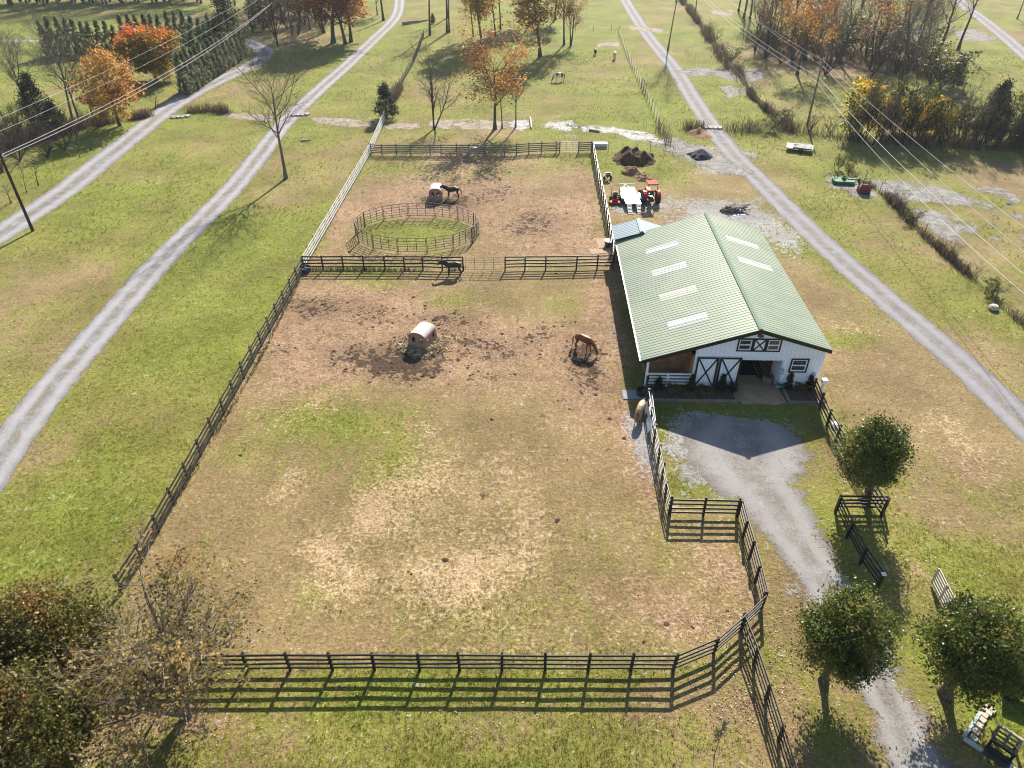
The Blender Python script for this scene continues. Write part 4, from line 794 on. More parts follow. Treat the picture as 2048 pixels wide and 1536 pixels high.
def blob_leaves(seed, n_cl, per, fn, cl_r, size, tcell=1.2, up=.2, tfun=None):
    """leaf clumps through a crown: fn(rng, n) gives clump centres"""
    rng = np.random.default_rng(seed); C0 = fn(rng, n_cl); r = cl_r * rng.uniform(.55, 1.3, n_cl)
    C = (C0[:, None] + rng.normal(0, 1, (n_cl, per, 3)) * r[:, None, None] * np.array([1, 1, .8])).reshape(-1, 3); C[:, 2] = np.maximum(C[:, 2], .05)
    V, F = kites(rng, C, np.full(len(C), size), up); t = tint_of(rng, C, tcell, seed); t = np.clip(t + np.repeat(rng.normal(0, .12, n_cl), per), 0, 1)
    if tfun is not None: t = np.clip(tfun(C, t), 0, 1)
    return V, F, t
def ell(cx, cy, cz, a, c_, lo=.45, dent=.25, seed=0, egg=0.0):
    def fn(rng, n):
        d = nrm(rng.normal(0, 1, (n, 3))); rr = lo + (1 - lo) * rng.random(n) ** .5
        th = np.arctan2(d[:, 1], d[:, 0]); bump_ = 1 + dent * np.sin(3 * th + seed) * np.cos(2.3 * d[:, 2] * 2 + seed * 1.7) + dent * .6 * np.sin(5 * th + 2 * seed + 4 * d[:, 2])
        w_ = 1 - egg * d[:, 2]
        return np.stack([cx + d[:, 0] * a * rr * bump_ * w_, cy + d[:, 1] * a * rr * bump_ * w_, cz + d[:, 2] * c_ * rr * (1 + .35 * (bump_ - 1))], 1)
    return fn
def cone(H, r, z0=.1, pw=.8, lo=.6, sharp=1.0):
    def fn(rng, n):
        z = rng.random(n) ** 1.25; th = rng.random(n) * 6.283; rr = (lo + (1 - lo) * rng.random(n) ** .5) * r * (1 - z) ** pw * np.minimum(1, .55 + z * 4) * (1 + .14 * np.sin(4 * th + z * 11))
        return np.stack([rr * np.cos(th), rr * np.sin(th), z0 + z * (H - z0)], 1)
    return fn
for s in (31, 32):                                                  # dense autumn crowns
    t_, f_, tp = skeleton(s, 9, .22, 1, .9, .05, 12, .25, .95, .34, (.4, .9), 'round', 6, 4)
    proto('maple', t_, f_, blob_leaves(s, 190, 42, ell(0, 0, 5.4, 3.5, 3.9, .5, .14, s, .12), .50, .36, 1.6, .2, lambda C, t: t * .42 + .50 * (C[:, 2] - 5.0) / 5.0 + .08), bark, twigm, L_ma, 9.6, 7.4)
    t_, f_, tp = skeleton(s + 2, 9, .2, 1, .95, .05, 12, .2, .95, .30, (.4, .9), 'round', 6, 5)
    proto('orange', t_, f_, blob_leaves(s + 2, 150, 34, ell(0, 0, 5.0, 2.8, 4.1, .35, .2, s + 1, .22), .48, .32, 1.6), bark, twigm, L_or, 9.6, 6.2)
    t_, f_, tp = skeleton(s + 4, 6, .12, 2, .95, .12, 9, .15, .95, .34, (.4, .9), 'round', 6, 5)
    proto('yellow', t_, f_, blob_leaves(s + 4, 110, 30, ell(0, 0, 3.4, 2.0, 2.9, .4, .2, s), .40, .26, 1.2), barkd, twigd, L_ye, 6.4, 4.6)
for s in (41, 42):                                                  # cedars and arborvitae
    tk = tubes(np.array([[[0, 0, 0], [0, 0, 3], [0, 0, 6.4]]], float), np.array([[.16, .1, .03]]), 6)
    proto('cedar', tk, None, blob_leaves(s, 170, 30, cone(7, 2.2, .7, .75, .35), .34, .26, 1.0, .5), barkd, twigd, L_ce, 7, 4.4)
    proto('ivytree', tubes(np.array([[[0, 0, 0], [0, 0, 6], [0, 0, 12]]], float), np.array([[.3, .2, .05]]), 6), None, blob_leaves(s + 2, 240, 34, cone(13, 2.6, .2, .55, .5), .42, .34, 1.6, .3), barkd, twigd, L_iv, 13, 5.2)
for s in (43, 44, 45):
    tk = tubes(np.array([[[0, 0, 0], [0, 0, 3], [0, 0, 5.6]]], float), np.array([[.12, .08, .02]]), 6)
    proto('arb', tk, None, blob_leaves(s, 170, 30, cone(6.5, 1.15, .12, .78, .75), .15, .19, .8, 1.6), barkd, twigd, L_ar, 6.5, 2.4)
for s in (51, 52, 53):                                              # bushes of bare stems
    t_, f_, tp = skeleton(s, 3.2, .05, 7, 1.0, .38, 5, .15, .97, .36, (.3, .9), 'flat', 5, 5, sides=(5, 3, 3)); proto('bush', t_, f_, None, twigd, twigd, None, 3.2, wdt(tp))
    t_, f_, tp = skeleton(s + 3, 3.4, .05, 7, 1.0, .38, 5, .15, .97, .36, (.3, .9), 'flat', 5, 4, sides=(5, 3, 3)); proto('yelbush', t_, f_, leaf_on(s, tp, 1700, .24, .15, 1.2), twigd, twigd, L_ye, 3.4, wdt(tp))
    t_, f_, tp = skeleton(s + 6, 4.2, .06, 7, 1.0, .30, 5, .12, .97, .34, (.3, .9), 'flat', 6, 5, sides=(5, 3, 3)); proto('leafbush', t_, f_, leaf_on(s, tp, 1100, .25, .2, 1.2), twigd, twigd, L_iv, 4.2, wdt(tp))
for s in (61, 62):
    t_, f_, tp = skeleton(s, 3.4, .045, 1, 1.0, .03, 9, .4, .97, .2, (.4, .9), 'round', 4, 4, sides=(6, 3, 3)); proto('sapling', t_, f_, None, barkd, twigm, None, 3.4, wdt(tp))
TN = [0]
def tree(key, base, top, wpx, label, name='tree', cat='tree', group=None, rz=None, var=None, h=None, wm=None):
    k = TN[0]; TN[0] += 1; rng = random.Random(k * 7 + 3); a, c_, ph, pw = PROTO[key][(k if var is None else var) % len(PROTO[key])]
    b = at(*base); hh = h or height_over(base[1], top); ww = wm or wpx / FOC * depth_at(*base)
    sx_ = ww / pw; t = thing(name, label, cat, b, rng.uniform(0, 6.28) if rz is None else rz, group, (sx_, sx_, hh / ph))
    for nm, me in (('trunk', a), ('crown', c_)):
        o = bpy.data.objects.new(nm, me); COL.objects.link(o); o.parent = t
    return t
# the pasture's trees
tree('cedar', (774, 236), 168, 50, 'small round cedar at the end of the white fence by the ledge')
tree('multi', (868, 258), 112, 92, 'bare several-stemmed tree at the creek ledge, next to the cedar', var=0)
tree('oak', (990, 258), 74, 152, 'big spreading tree with thin orange leaves at the creek ledge', var=0)
tree('tall', (1004, 257), 140, 36, 'thin straight bare tree close beside the big orange tree')
tree('bare', (1031, 255), 128, 72, 'bare leaning grey tree beside the wet ledges')
tree('gold', (1080, 114), -42, 118, 'golden tree with wide crown nearest the pinto horse')
tree('gold', (964, 96), -62, 86, 'tall golden brown tree behind the big orange tree')
tree('gold', (1128, 90), -90, 66, 'slender golden tree with a straight dark trunk, beyond the wide golden one')
tree('fewleaf', (1141, 92), -12, 70, 'leaning golden tree with sparse crown by the far pasture fence')
for bx, by, tp, wd, lab in ((860, 70, -120, 60, 'tall bare trunk at the corner of the pasture fence by the gravel track'), (894, 65, -112, 44, 'left of a pair of thin tall trunks beyond the pasture fence'), (899, 65, -104, 44, 'right of a pair of thin tall trunks beyond the pasture fence'), (895, 36, -120, 50, 'thin bare trunk standing alone behind the pair of tall trunks'), (767, 41, -130, 60, 'dark trunk curving up right beside the bend of the gravel track')):
    tree('tall', (bx, by), tp, wd, lab)
for bx, by, tp, wd, lab in ((991, 75, -100, 60, 'golden tree standing furthest behind the big orange tree'), (1001, 60, -110, 50, 'tall golden tree with a thin stem, behind the golden group'), (947, 73, -80, 50, 'short golden tree at the edge of the golden group'), (1060, 48, -110, 80, 'golden tree far behind the wide golden tree'), (1110, 40, -120, 60, 'far golden tree with upright crown near the end of the pasture')): tree('gold', (bx, by), tp, wd, lab)
tree('cedar', (866, 47), 27, 12, 'tiny dark cedar beside the pasture corner trunk')
tree('bare', (572, 357), 112, 152, 'tall bare tree standing alone on the lawn by the gravel track', var=1)
# grove by the gravel track
tree('russet', (667, 86), -66, 150, 'russet orange tree with a dark leaning trunk by the gravel track'); tree('russet', (691, 88), -58, 130, 'dense orange tree nearest the gravel track'); tree('russet', (702, 84), -80, 110, 'orange tree standing close behind the trackside one')
tree('russet', (648, 66), -90, 110, 'orange tree deeper in the grove by the gravel track'); tree('oak', (755, 30), -60, 40, 'slim orange tree by the curve of the gravel track')
wl = [(585, 70), (600, 46), (620, 60), (640, 34), (565, 44), (545, 30), (520, 46), (500, 24), (610, 18), (660, 22), (690, 30), (575, 10), (470, 12), (440, 8), (530, 5), (725, 12)]
for k, (x, y) in enumerate(wl):
    tree('fewleaf' if k % 3 == 1 else 'bare', (x, y), y - 125 - 8 * (k % 3), 84, 'bare tree with a few orange leaves in the grove behind the far utility pole' if k % 3 == 1 else 'bare grey tree in the grove behind the far utility pole', group='thin leaved trees of the grove' if k % 3 == 1 else 'bare trees of the grove')
for k, (x, y) in enumerate(((505, 66), (528, 60), (550, 72), (575, 58), (598, 70), (540, 44), (566, 36), (610, 50), (632, 44), (590, 30), (515, 36), (645, 60), (500, 50), (620, 30))): tree('leafbush' if k % 4 == 1 else 'bush', (x, y), 0, 0, 'leafy bush on the floor of the grove by the far pole' if k % 4 == 1 else 'bare brown bush on the floor of the grove by the far pole', 'bush', 'bush', 'leafy bushes of the grove' if k % 4 == 1 else 'bare bushes of the grove', h=4.2 + 1.5 * (k % 3), wm=7)
for k in range(20): tree('leafbush' if k % 3 else 'bush', (-5 + 21 * k + 5 * math.sin(k), 6 + 3 * math.sin(k * 1.7) - .012 * k * 21), 0, 0, 'dark leafy bush at the foot of the wood along the far field' if k % 3 else 'bare bush at the foot of the wood along the far field', 'bush', 'bush', 'leafy bushes of the far wood edge' if k % 3 else 'bare bushes of the far wood edge', h=5 + 1.5 * (k % 3), wm=9)
tree('ivytree', (466, 104), -26, 62, 'tall dark evergreen hung with yellowing ivy at the end of the hedge')
# arborvitae
for k in range(15):
    f = k / 14; x = 373 + (487 - 373) * f; y = 190 + (115 - 190) * f; hh = 6.3 - 1.2 * f - .3 * math.sin(k * 2.3)
    tree('arb', (x, y), 0, 0, 'clipped-looking arborvitae in the sunlit hedge row along the pale gravel lane', 'arborvitae', 'hedge tree', 'arborvitae of the lane hedge', h=hh, wm=2.15)
tps = [40, 33, 33, 33, 38, 43, 42, 40, 42, 50, 30, 28, 28, 28, 28, 28, 22, 22, 20, 32, 35, 40]
txs = [75, 89, 108, 125, 141, 159, 172, 189, 206, 222, 236, 252, 267, 284, 297, 312, 329, 345, 360, 378, 395, 408]
for k, (x, ty) in enumerate(zip(txs, tps)):
    by = 112 - 17 * k / 21; hh = height_over(by, ty); xb = 1024 + (x - 1024) * (depth_at(0, by) - hh * math.sin(PITCH)) / depth_at(0, by)
    tree('arb', (xb, by), ty, 0, 'dark arborvitae with brown tips in the shaded back row' if k in (5, 9) else 'dark arborvitae in the shaded back row beyond the red maple', 'arborvitae', 'hedge tree', 'browning arborvitae of the back row' if k in (5, 9) else 'arborvitae of the back row', wm=2.3)
for k, (x, y) in enumerate(((392, 112), (410, 104), (428, 96), (446, 90), (420, 112), (440, 104))): tree('arb', (x, y), 0, 0, 'tall arborvitae at the corner where both rows meet', 'arborvitae', 'hedge tree', 'arborvitae of the hedge corner', h=5.5 + .3 * (k % 3), wm=2.3)
tree('maple', (313, 160), 45, 122, 'dense round maple, red on top and green gold below', var=0)
tree('yellow', (330, 165), 110, 46, 'small yellow tree between the red maple and the hedge', var=1)
tree('orange', (240, 252), 80, 108, 'bright orange tree beside the ditch and gravel lane', var=0)
tree('bare', (162, 250), 84, 112, 'bare double limbed tree in front of the dark back row', var=1); tree('bare', (146, 242), 70, 120, 'bare grey tree spreading over the dark cedar', var=2)
tree('bare', (60, 236), 70, 100, 'bare tree with a few rusty leaves behind the dark cedar', var=0); tree('tall', (185, 231), 120, 40, 'thin bare trunk left of the orange tree'); tree('tall', (205, 236), 130, 44, 'thin bare trunk right under the orange crown')
tree('bare', (14, 250), 90, 90, 'bare tree cut by the picture edge beyond the wires')
tree('cedar', (84, 247), 148, 64, 'dark bushy cedar under the bare trees', var=1); tree('cedar', (118, 262), 205, 50, 'low dark cedar shrub beside the bushy cedar', var=0)
for k, (x, y, ty) in enumerate(((160, 315, 262), (77, 371, 318), (54, 386, 322), (22, 406, 368), (181, 301, 278), (311, 218, 194))):
    tree('sapling', (x, y), ty, 26, 'bare sapling by the pale gravel lane, %s' % ('casting its shade from the edge of the grove', 'taller one of a close pair', 'stouter one of a close pair', 'thinnest of them near the dark pole', 'small and half hidden in shade', 'alone near the ditch and the hedge')[k], 'sapling', 'young tree', 'saplings along the pale lane')
for k, (x, y, s) in enumerate(((20, 300, 1.1), (62, 290, 1.2), (112, 282, 1.0), (6, 345, 1.1), (150, 268, .8), (196, 256, .8), (95, 315, .8), (40, 322, 1.0), (218, 248, .7), (-10, 322, 1.1), (130, 300, .7), (70, 262, 1.0), (36, 268, 1.0), (15, 275, 1.1))):
    tree('bush', (x, y), 0, 0, 'bare grey bush in the brush along the creek, below the cedars', 'bush', 'bush', 'bushes in the creek brush', h=3.4 * s, wm=4.6 * s)
for k in range(22):
    x = -10 + 21 * k + 8 * math.sin(k * 2.1); y = 9 + 4 * math.sin(k * 1.3) - .012 * x
    tree('bare', (x, y), y - 150, 70, 'bare tree in the wood along the far edge of the green field', group='trees along the far field edge')
# right hand woods
tree('bare', (1336, 99), -150, 64, 'bare forked tree beside the stone lane'); tree('tall', (1916, 101), -55, 60, 'bare leaning tree beside the far lane'); tree('bare', (2034, 38), -70, 60, 'bare tree beyond the far lane in the corner')
tree('tall', (1391, 26), -80, 26, 'thin straight trunk beside the overgrown fence row')
for k, (x, y) in enumerate(((1477, 22), (1487, 37), (1500, 37))): tree('tall', (x, y), -110, 50, 'dark bare trunk at the near corner of the woods, %s' % ('forked low down', 'in the middle of three', 'nearest the brush')[k])
tree('oak', (1594, 149), -20, 100, 'dark leaning tree with orange leaves in front of the woods', var=1)
W1 = [(1520, 62), (1545, 84), (1560, 60), (1580, 96), (1600, 74), (1625, 100), (1640, 66), (1660, 104), (1696, 88), (1721, 104), (1739, 137), (1771, 150), (1798, 170), (1806, 173), (1812, 104), (1833, 100), (1850, 112), (1680, 128), (1650, 132), (1755, 104), (1785, 122), (1870, 120), (1705, 60), (1750, 56), (1800, 70), (1535, 40), (1575, 36), (1620, 40), (1668, 38), (1720, 30), (1770, 28), (1840, 60), (1510, 100), (1530, 112), (1850, 150), (1610, 120)]
for k, (x, y) in enumerate(W1):
    key = ('bare', 'fewleaf', 'bare', 'tall', 'bare', 'bare', 'fewleaf', 'bare', 'tall')[k % 9]
    lab = {'bare': 'bare grey tree in the woods behind the creek pole', 'fewleaf': 'thin leaved orange tree in the woods behind the creek pole', 'tall': 'tall straight bare trunk in the woods behind the creek pole', 'russet': 'dense rust coloured tree in the woods behind the creek pole'}[key]
    tree(key, (x, y), y - 150 + 22 * (k % 3), 80, lab, group={'bare': 'bare trees of the woods', 'fewleaf': 'thin leaved trees of the woods', 'tall': 'tall trunks of the woods', 'russet': 'rust coloured trees of the woods'}[key])
for k, (x, y) in enumerate(((1515, 90), (1530, 118), (1550, 100), (1560, 128), (1585, 124), (1605, 112), (1630, 124), (1650, 150), (1675, 118), (1700, 120), (1730, 118), (1760, 135), (1745, 152), (1790, 148), (1820, 130), (1840, 150), (1860, 168), (1880, 178), (1590, 70), (1640, 90), (1690, 100))):
    tree('leafbush' if k % 3 == 2 else 'bush', (x, y), 0, 0, 'leafy bush in the undergrowth of the woods' if k % 3 == 2 else 'bare bush in the undergrowth of the woods', 'bush', 'bush', 'leafy bushes of the woods' if k % 3 == 2 else 'bare bushes of the woods', h=4.0 + .8 * (k % 3), wm=6.5)
tree('yellow', (1713, 268), 158, 80, 'bright yellow tree at the corner of the creek thicket', var=0)
for k, (x, y, ty) in enumerate(((1765, 277, 205), (1800, 280, 210), (1838, 281, 205), (1862, 284, 222))): tree('yelbush', (x, y), ty, 52, 'bush with scattered yellow leaves in the creek thicket, %s' % ('next to the bright yellow tree', 'second from the bright yellow tree', 'third from the bright yellow tree', 'furthest from the bright yellow tree')[k], 'bush', 'bush', 'yellow bushes of the thicket')
for k in range(26):
    x = 1700 + 15 * k; y = 282 + .05 * (x - 1700) + 6 * math.sin(k * 2.7); key = ('leafbush', 'multi', 'bush', 'multi')[k % 4]
    tree(key, (x, y), y - 92 - 18 * math.sin(k * 1.9), 62, {'leafbush': 'dark leafy bush in the creek thicket', 'multi': 'bare several-stemmed tree in the creek thicket', 'bush': 'bare dense bush in the creek thicket'}[key], 'bush' if 'bush' in key else 'tree', 'bush' if 'bush' in key else 'tree', {'leafbush': 'leafy bushes of the thicket', 'multi': 'bare trees of the thicket', 'bush': 'bare bushes of the thicket'}[key])
tree('cedar', (1968, 286), 164, 66, 'tall dark cedar in the creek thicket', var=0); tree('cedar', (2040, 292), 190, 60, 'dark cedar at the picture edge in the creek thicket', var=1); tree('cedar', (1905, 175), 110, 40, 'dark evergreen shrub at the back of the woods', var=1)
for k, (x, y, ty) in enumerate(((1677, 339, 312), (1696, 353, 327), (1712, 356, 340))): tree('leafbush' if k < 2 else 'bush', (x, y), ty, 20, ('round dark bush behind the green mower deck', 'smaller dark bush next to the round one', 'thin brown bush touching the green mower deck')[k], 'bush', 'bush')
# near trees
def near_tree(key, seed, base, H, cz, a, c_, r, mat, n_cl, per, size, label, dent=.12, egg=.0, cl_r=.30, lo=.5, tfun=None, lead=3, cx=.1):
    t_, f_, tp = skeleton(seed, H * .86, r, 1, .92, .03, 10, .34, .95, .30, (.35, .85), 'round', 7, 5, sides=(12, 6, 4))
    proto(key, t_, f_, blob_leaves(seed, n_cl, per, ell(cx, 0, cz, a, c_, lo, dent, seed, egg), cl_r, size, .7, .3, tfun), bark, twigd, mat, H, 2 * a)
    tree(key, base, 0, 0, label, h=H, wm=2 * a, rz=0)
near_tree('pear_a', 71, (1731, 1004), 6.0, 3.78, 1.42, 2.05, .22, L_pe, 235, 96, .125, 'round dark green tree inside the black fence corner by the barn', .24, .08, cx=-.6)
near_tree('pear_b', 72, (1647, 1362), 5.8, 3.6, 1.55, 1.98, .23, L_pe, 250, 96, .125, 'round dark green tree between the drive and the black fence', .25, .06)
near_tree('pear_c', 73, (1890, 1388), 5.7, 3.55, 1.78, 2.0, .25, L_pe, 270, 96, .125, 'wide dark green tree beside the stone edging in the corner', .22, .04)
near_tree('dense_a', 74, (174, 1424), 8.2, 5.0, 2.15, 2.7, .25, L_mx, 380, 90, .13, 'dense dark tree with reddening top at the paddock corner', .15, .08, tfun=lambda C, t: t * .66 + .20 * (C[:, 2] - 4) / 3)
near_tree('dense_b', 75, (120, 1600), 8.0, 4.9, 2.4, 2.6, .28, L_mx, 380, 90, .135, 'dense dark tree with orange tips in the bottom corner', .15, .0, tfun=lambda C, t: t * .78 + .16 * (C[:, 2] - 4) / 3)
near_tree('dense_c', 76, (-40, 1490), 7.6, 4.8, 2.3, 2.4, .28, L_mx, 320, 80, .135, 'dense green tree cut by the picture edge at the bottom corner', .15, .0, tfun=lambda C, t: t * .7)
t_, f_, tp = skeleton(77, 7.2, .085, 5, 1.0, .13, 12, .16, .98, .34, (.35, .85), 'round', 8, 6, bl=.5, tl=.5, trop=.07, wob=.09, sides=(9, 6, 4), tk=.42)
proto('thin_near', t_, f_, leaf_on(77, tp, 9500, .105, .10, 1.0), barkg, plain('pale_twigs', (.25, .20, .155), .9, .1, .25, 1.0), L_br, 8.4, wdt(tp)); tree('thin_near', (372, 1432), 0, 0, 'open twiggy tree with small brown leaves in front of the board fence', h=7.2, wm=7.6, rz=.4)
t_, f_, tp = skeleton(78, 2.6, .03, 1, 1.0, .03, 9, .45, .97, .22, (.35, .8), 'round', 5, 4, sides=(6, 4, 3)); L_ol = leafy('grey_green_leaves', [(.1, (.06, .085, .05)), (.9, (.17, .20, .13))], .35)
proto('young', t_, f_, leaf_on(78, tp, 420, .09, .05, .5), barkd, twigm, L_ol, 2.7, wdt(tp)); tree('young', (1428, 1512), 0, 0, 'young grey green sapling on the lawn in front of the fences', 'sapling', 'young tree', h=2.9, wm=.9)
# planting in front of the barn
for s in (81, 82): proto('cone', tubes(np.array([[[0, 0, 0], [0, 0, .5], [0, 0, 1.3]]], float), np.array([[.05, .04, .01]]), 6), None, blob_leaves(s, 90, 42, cone(1.55, .40, .05, .6, .6), .07, .09, .4, .8), barkd, twigd, L_co, 1.6, .9)
def zg(x, y): return (1200 + x / 3.7236, 650 + y / 3.7236)
L_ro = leafy('rose_leaves', [(.1, (.04, .055, .012)), (.5, (.12, .13, .03)), (.9, (.30, .26, .06))], .35)
for k, (x, y, ty, lab) in enumerate(((432, 487, 392, 'in front of the white stall fence'), (672, 490, 375, 'at the edge of the sliding doors'), (900, 490, 372, 'in front of the sliding door beside the opening'), (1395, 478, 364, 'nearest the meter box'), (1548, 480, 376, 'at the outer corner of the barn'))):
    b_ = zg(x, y); tree('cone', b_, 0, 0, 'clipped cone conifer ' + lab, 'conifer', 'shrub', 'cone conifers along the barn front', h=height_over(b_[1], 650 + ty / 3.7236) * .95 + .12, wm=.72)
for s in (83, 84):
    t_, f_, tp = skeleton(s, .9, .015, 6, 1.0, .4, 4, .2, .97, .35, (.3, .9), 'flat', 4, 4, sides=(4, 3, 3)); proto('rose', t_, f_, leaf_on(s, tp, 700, .085, .06, .4), twigd, twigd, L_ro, .95, wdt(tp))
for x, y, s, lab in ((548, 508, 1.0, 'below the white stall fence'), (780, 512, 1.0, 'between the two cones at the sliding doors'), (1490, 492, .9, 'below the small barn window')): tree('rose', zg(x, y), 0, 0, 'loose yellowing bush ' + lab, 'shrub', 'shrub', h=.62 * s, wm=1.05 * s)
for k, (x, y, hh) in enumerate(((1415, 70, 2.6), (1428, 92, 3.0), (1440, 112, 2.4), (1456, 132, 2.8), (1472, 146, 2.0), (1500, 190, 1.5), (1536, 224, 1.4), (1570, 250, 2.0), (1620, 262, 2.2), (1660, 268, 2.6), (1500, 261, 1.6), (1540, 263, 1.9), (1590, 264, 1.5), (1780, 402, 1.3), (1800, 422, 1.6), (1822, 446, 1.3), (1880, 500, 1.2), (1900, 520, 1.5), (1945, 556, 1.3), (1985, 592, 1.4))):
    tree('leafbush' if k % 4 == 3 else 'bush', (x, y), 0, 0, 'leafy bush growing in the weedy fence rows beyond the stone lane' if k % 4 == 3 else 'bare twiggy bush growing in the weedy fence rows beyond the stone lane', 'bush', 'bush', 'leafy bushes of the fence rows' if k % 4 == 3 else 'bare bushes of the fence rows', h=hh, wm=hh * 1.25)
# ------------------------------------------------------------------ horses: one continuous skinned body each, mane and tail as hair
def skin_mesh(name, nodes, edges, sub=1):
    """nodes: {key: (x, y, z, radius sideways, radius along)}; grows one surface over the joints"""
    keys = list(nodes); me = bpy.data.meshes.new(name); me.from_pydata([nodes[k][:3] for k in keys], [(keys.index(a), keys.index(b)) for a, b in edges], [])
    o = bpy.data.objects.new(name, me); COL.objects.link(o); sk = o.modifiers.new('skin', 'SKIN')
    for i, k in enumerate(keys): me.skin_vertices[0].data[i].radius = (nodes[k][3], nodes[k][-1]); me.skin_vertices[0].data[i].use_root = (i == 0)
    sk.use_smooth_shade = True; sb = o.modifiers.new('sub', 'SUBSURF'); sb.levels = sub; sb.render_levels = sub
    dg = bpy.context.evaluated_depsgraph_get(); dg.update(); r = bpy.data.meshes.new_from_object(o.evaluated_get(dg)); r.name = name
    bpy.data.objects.remove(o); return r
def horse_mesh(pose, stride=0.0, bend=0.0):
    n = {'barrel': (0, 0, 1.20, .30, .34), 'loin': (-.38, 0, 1.26, .27, .29), 'croup': (-.66, 0, 1.27, .25, .27), 'tailhead': (-.86, 0, 1.18, .13, .17), 'girth': (.34, 0, 1.19, .27, .33), 'chest': (.62, 0, 1.20, .21, .28)}
    e = [('barrel', 'loin'), ('loin', 'croup'), ('croup', 'tailhead'), ('barrel', 'girth'), ('girth', 'chest')]
    if pose == 'graze': nk = [(.86, 1.08, .13, .23), (1.10, .80, .10, .17), (1.27, .54, .085, .13), (1.36, .34, .085, .115), (1.42, .10, .06, .07)]
    elif pose == 'level': nk = [(.86, 1.34, .13, .24), (1.14, 1.48, .10, .18), (1.38, 1.56, .085, .13), (1.56, 1.42, .085, .115), (1.70, 1.20, .06, .07)]
    else: nk = [(.84, 1.42, .13, .24), (1.02, 1.68, .10, .18), (1.17, 1.90, .085, .13), (1.36, 1.78, .085, .115), (1.53, 1.58, .06, .07)]
    prev = 'chest'
    for i, (x, z, ra, rb) in enumerate(nk):
        k = ('neck', 'crest', 'poll', 'face', 'muzzle')[i]; n[k] = (x, bend * (x - .6) * .5, z, ra, rb); e.append((prev, k)); prev = k
    px_, pz = nk[2][0], nk[2][1]
    for s, q in ((-1, 'l'), (1, 'r')):
        st = stride * s
        n['sh' + q] = (.52, s * .15, .98, .12, .15); n['el' + q] = (.48 + st * .3, s * .17, .78, .075, .10); n['kn' + q] = (.52 + st, s * .16, .46, .052, .058); n['fe' + q] = (.52 + st * 1.5, s * .16, .14, .04, .043); n['ho' + q] = (.57 + st * 1.6, s * .16, .035, .055, .06)
        e += [('girth', 'sh' + q), ('sh' + q, 'el' + q), ('el' + q, 'kn' + q), ('kn' + q, 'fe' + q), ('fe' + q, 'ho' + q)]
        n['hi' + q] = (-.62, s * .15, 1.05, .15, .21); n['sf' + q] = (-.50 - st * .4, s * .17, .80, .10, .14); n['hk' + q] = (-.76 - st, s * .16, .50, .055, .072); n['hf' + q] = (-.70 - st * 1.2, s * .16, .15, .042, .045); n['hh' + q] = (-.65 - st * 1.2, s * .16, .035, .055, .06)
        e += [('croup', 'hi' + q), ('hi' + q, 'sf' + q), ('sf' + q, 'hk' + q), ('hk' + q, 'hf' + q), ('hf' + q, 'hh' + q)]
        fx, fz = n['face'][0] - px_, n['face'][2] - pz; L = math.hypot(fx, fz)
        n['ea' + q] = (px_ - fx / L * .17 + .02, s * .075 + n['poll'][1], pz - fz / L * .17 + .06, .018, .022); n['eb' + q] = (px_ - fx / L * .04, s * .06 + n['poll'][1], pz - fz / L * .04 + .08, .03, .035); e += [('poll', 'eb' + q), ('eb' + q, 'ea' + q)]
    me = skin_mesh('body', n, e, 2)
    mane = MB(); tail = MB()
    pts = [n[k] for k in ('chest', 'neck', 'crest', 'poll')]
    for i in range(len(pts) - 1):
        for j in range(6):
            t = j / 6; a = Vector(pts[i][:3]).lerp(Vector(pts[i + 1][:3]), t); b = Vector(pts[i][:3]).lerp(Vector(pts[i + 1][:3]), t + .2); d = (Vector(pts[i + 1][:3]) - Vector(pts[i][:3])).normalized(); up = Vector((-d.z, 0, d.x)); rr = pts[i][4] * (1 - t) + pts[i + 1][4] * t
            if i == 0 and j < 3: continue
            q = a + up * rr * .97; side = Vector((0, -1, 0)); mane.tube([q, q + up * .045 + side * .02, q + side * .12 - up * .05, q + side * .15 - up * .20 + Vector((0, 0, -.05))], [.035, .045, .03, .008], 5)
    tx, tz = -.97, 1.20
    for k in range(5):
        o_ = (k - 2) * .022; tail.tube([(tx + .06, o_, tz), (tx - .07, o_ * 1.6, tz - .10), (tx - .12, o_ * 2.2, tz - .45), (tx - .09 + .015 * k, o_ * 2.0, tz - .84 - .03 * (k % 3))], [.035, .05, .048, .008], 6)
    return me, mane.mesh('mane', True), tail.mesh('tail', True), n
HM = {'graze': horse_mesh('graze', .07), 'level': horse_mesh('level', .04), 'up': horse_mesh('up', .03), 'grazeb': horse_mesh('graze', .10, .35)}
def coat(name, body, leg=None, patches=None, back=None, rough=.5):
    m = NT(name); o = m.obj(); sx = m.n('SeparateXYZ'); m.set(sx.inputs[0], o); nz = m.noise(3, 3, .6, o); fz = m.noise(26, 3, .6, o)
    c = m.ramp(m.math('ADD', m.math('MULTIPLY', nz, .7), m.math('MULTIPLY', fz, .3)), [(.3, tuple(v * .75 for v in body)), (.7, tuple(min(.9, v * 1.2) for v in body))])
    if patches: c = m.mix(m.ss(m.noise(1.6, 2, .4, o, .4), .46, .50), c, patches)
    if back: c = m.mix(m.ss(sx.outputs[2], 1.15, 1.45), c, back)
    if leg: c = m.mix(m.ss(m.math('ADD', sx.outputs[2], m.math('MULTIPLY', nz, .15)), .42, .60), leg, c)
    m.base(c).rough(rough, .3); return m.m
def horse(label, pose, p, rz, body, hair, s=1.0, group=None, mane=None):
    t = thing('horse', label, 'horse', p, rz, None, (s, s, s)); b, mn, tl, _ = HM[pose]
    for nm, me, mt in (('body', b, body), ('mane', mn, mane or hair), ('tail', tl, hair)):
        c = me.copy(); c.materials.clear(); c.materials.append(mt); o = bpy.data.objects.new(nm, c); COL.objects.link(o); o.parent = t
    return t
